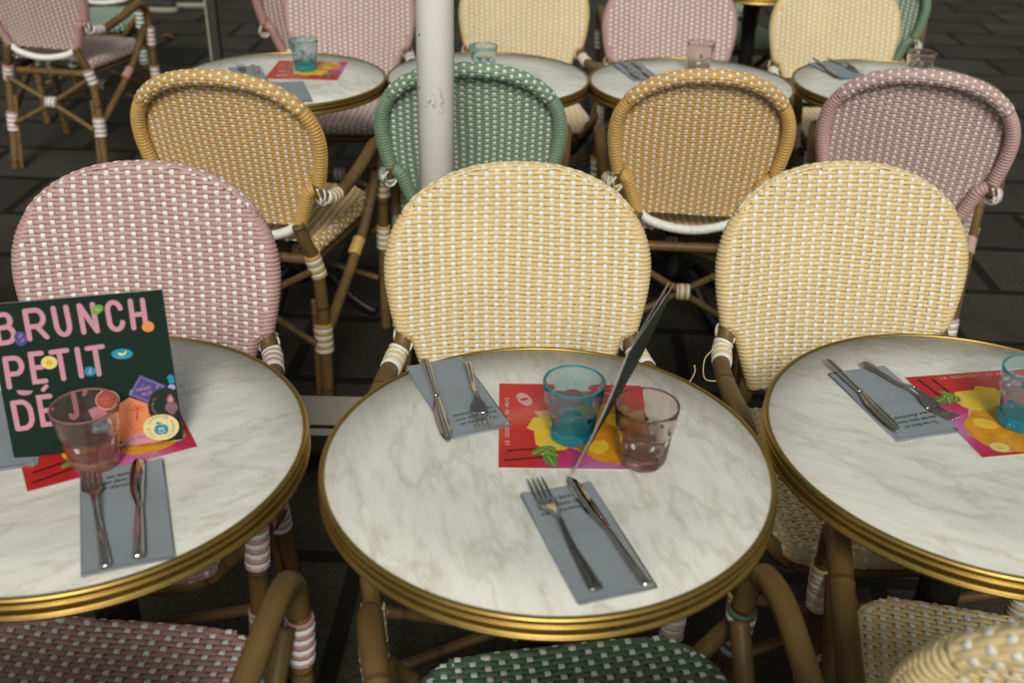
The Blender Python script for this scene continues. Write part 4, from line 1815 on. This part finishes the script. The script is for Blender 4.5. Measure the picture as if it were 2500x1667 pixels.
# ------------------------------------------------------------------ small things on the pavement
mb = MB()
for (px, py, s, sd) in ((388, 93, 1, 3),):
    p = at(px, py, 0)
    r_ = np.random.default_rng(sd)
    n = 9
    P = []
    for i in range(n):
        u = i / (n - 1)
        wd = .035 * math.sin(PI * u) ** .8 + .001
        P.append([(-.06 + .12 * u, k * wd, .014 + .020 * abs(k) + .012 * math.sin(u * 5)) for k in (-1, -.5, 0, .5, 1)])
    mb.grid(np.array(P))
M_LEAF = plain('dry_leaf', (.24, .115, .06), .7, 0, .3, 60)
lf = mb.build('fallen_leaf', M_LEAF)
p = at(388, 93, 0)
lf.location = (p.x, p.y, 0)
lf.rotation_euler = (0, 0, .4)
lf.scale = (.6, .75, .8)
tag(lf, 'curled brown leaf on the pavement left of the grey post', 'leaf', 'fallen leaves')
l2 = lf.copy()
COL.objects.link(l2)
p = at(543, 121, 0)
l2.location = (p.x, p.y, 0)
l2.rotation_euler = (0, 0, 1.9)
l2.scale = (.4, .5, .5)
tag(l2, 'small brown leaf on the pavement right at the grey post', 'leaf', 'fallen leaves')

# loose ends of cane on the two cream chairs
mb = MB()
tube(mb, spline([(.262, .05, .60), (.283, .04, .612), (.291, .035, .635), (.288, .03, .652)], 16), .0012, 6)
mb.build('loose_strand', WV['cream'], C2)
mb = MB()
tube(mb, spline([(-.256, .07, .585), (-.285, .055, .60), (-.291, .05, .64), (-.279, .045, .665)], 16), .0012, 6)
mb.build('loose_strand', WV['cream'], C3)

# ------------------------------------------------------------------ the passer-by whose shoes are seen
feet = [at(352, 27, 0), at(424, 17, 0)]
mid = (feet[0] + feet[1]) / 2
root = empty('person', (mid.x, mid.y, 0), 0)
tag(root, 'person in dark trousers and dark shoes with pale soles, only the feet in view', 'person')
fx = [Vector((f.x - mid.x, f.y - mid.y, 0)) for f in feet]
body = MB()
tube(body, spline([(0, 0, .90), (0, .01, 1.05), (0, .01, 1.25), (0, 0, 1.40), (0, 0, 1.47)], 24), np.interp(np.linspace(0, 1, 25), [0, .2, .6, .85, 1], [.15, .135, .17, .15, .06])[:len(spline([(0, 0, .90), (0, .01, 1.05), (0, .01, 1.25), (0, 0, 1.40), (0, 0, 1.47)], 24))], 16)
body_me = bpy.data.meshes.new('body')
vs, es, rad = [], [], []


def bone(pts):
    prev = None
    for p_, r0 in pts:
        if isinstance(p_, int):
            prev = p_
            continue
        vs.append(p_)
        rad.append(r0)
        if prev is not None:
            es.append((prev, len(vs) - 1))
        prev = len(vs) - 1
    return prev


bone([((0, 0, .95), (.15, .11)), ((0, .005, 1.12), (.135, .10)), ((0, .01, 1.30), (.165, .11)), ((0, .005, 1.43), (.12, .09)), ((0, 0, 1.50), (.055, .055)), ((0, -.01, 1.58), (.075, .09)), ((0, -.01, 1.68), (.078, .095)), ((0, 0, 1.75), (.05, .06))])
for s in (-1, 1):
    bone([(3, 0), ((s * .17, .005, 1.41), (.06, .06)), ((s * .23, .01, 1.14), (.045, .045)), ((s * .25, -.03, .90), (.034, .034)), ((s * .25, -.05, .80), (.03, .02))])
    for fgr, (dx, dl) in enumerate(((-.03, .07), (-.01, .085), (.01, .08), (.026, .065))):
        bone([(len(vs) - 1 - 0, 0)] if False else [])
    wrist = len(vs) - 1
    for dx, dl in ((-.026, .07), (-.009, .085), (.009, .08), (.025, .065)):
        bone([(wrist, 0), ((s * .25 + .004 * s, -.055 + dx, .80 - dl * .55), (.009, .009)), ((s * .25, -.058 + dx, .80 - dl), (.0075, .0075))])
    bone([(wrist, 0), ((s * .235, -.095, .79), (.0095, .0095)), ((s * .23, -.11, .765), (.008, .008))])
for f in fx:
    sgn = -1 if f.x < 0 else 1
    bone([(0, 0), ((sgn * .09, 0, .86), (.095, .10)), ((sgn * .09 * .4 + f.x * .6, f.y * .6 - .01, .48), (.068, .07)), ((f.x, f.y, .13), (.055, .06))])
body_me.from_pydata(vs, es, [])
body_me.update()
bo = bpy.data.objects.new('body', body_me)
COL.objects.link(bo)
bo.parent = root
md = bo.modifiers.new('skin', 'SKIN')
md.use_smooth_shade = True
for i, rr in enumerate(rad):
    body_me.skin_vertices[0].data[i].radius = rr
body_me.skin_vertices[0].data[0].use_root = True
bo.modifiers.new('sub', 'SUBSURF').levels = 1
body_me.materials.append(plain('black_clothes', (.008, .008, .010), .8))
M_SOLE = plain('pale_rubber_sole', (.26, .25, .19), .6)
M_SHOE = plain('black_canvas', (.010, .010, .012), .7)
for f, rz in zip(fx, (R(78), R(86))):
    def shoe_ring(z, grow):
        out = []
        for t in np.linspace(0, 2 * PI, 29)[:-1]:
            x = math.cos(t)
            y = math.sin(t)
            ww = .046 + .010 * (x > 0) * x
            out.append((.145 * x + .03 + grow * x, ww * np.sign(y) * abs(y) ** .8 + grow * y, z))
        return out
    mb = MB()
    up = [shoe_ring(.036, -.004), shoe_ring(.055, -.008), shoe_ring(.075, -.020)]
    t3 = [(x * .62 - .035, y * .8, .10 if x < .05 else .092) for x, y, z in shoe_ring(.1, -.025)]
    t4 = [(x * .42 - .06, y * .8, .125) for x, y, z in shoe_ring(.12, -.025)]
    mb.grid(np.array(up + [t3, t4]), closed_v=True, caps=True)
    sh = mb.build('shoe', M_SHOE, root)
    sh.location = (f.x, f.y, 0)
    sh.rotation_euler = (0, 0, rz - PI / 2 + R(10))
    mb = MB()
    mb.grid(np.array([shoe_ring(.0, -.006), shoe_ring(.004, .001), shoe_ring(.020, .003), shoe_ring(.0365, -.003)]), closed_v=True, caps=True)
    so = mb.build('sole', M_SOLE, sh)

# ------------------------------------------------------------------ light
SUN_EL, SUN_AZ = 38, 178        # degrees: height; compass direction the light comes from (x = sin, y = cos)
w = bpy.data.worlds.new('World')
scene.world = w
w.use_nodes = True
nt = w.node_tree
bg = nt.nodes['Background']
sky = nt.nodes.new('ShaderNodeTexSky')
sky.sky_type = 'NISHITA'
sky.sun_disc = False
sky.sun_elevation = R(SUN_EL)
sky.sun_rotation = R(SUN_AZ)
sky.dust_density = 3
hs = nt.nodes.new('ShaderNodeHueSaturation')
hs.inputs['Saturation'].default_value = .22
nt.links.new(sky.outputs['Color'], hs.inputs['Color'])
tint = nt.nodes.new('ShaderNodeMix')
tint.data_type = 'RGBA'
tint.blend_type = 'MULTIPLY'
tint.inputs['Factor'].default_value = 1
tint.inputs['B'].default_value = (.97, 1.0, .90, 1)
nt.links.new(hs.outputs['Color'], tint.inputs['A'])
nt.links.new(tint.outputs['Result'], bg.inputs['Color'])
bg.inputs['Strength'].default_value = .05
sd = bpy.data.lights.new('sun', 'SUN')
sd.energy = 1.5
sd.angle = R(18)
sd.color = (1, .965, .86)
so = bpy.data.objects.new('sun', sd)
COL.objects.link(so)
az, el = R(SUN_AZ), R(SUN_EL)
dirv = Vector((math.sin(az) * math.cos(el), math.cos(az) * math.cos(el), math.sin(el)))
so.rotation_euler = dirv.to_track_quat('Z', 'Y').to_euler()
so.location = (0, 0, 6)

vs_ = scene.view_settings
vs_.view_transform = 'Standard'
vs_.look = 'None'
vs_.exposure = 0.41
vs_.gamma = 1.0
scene.cycles.use_denoising = True
scene.cycles.sample_clamp_indirect = 0
scene.cycles.max_bounces = 40
scene.cycles.transmission_bounces = 40
scene.cycles.transparent_max_bounces = 24
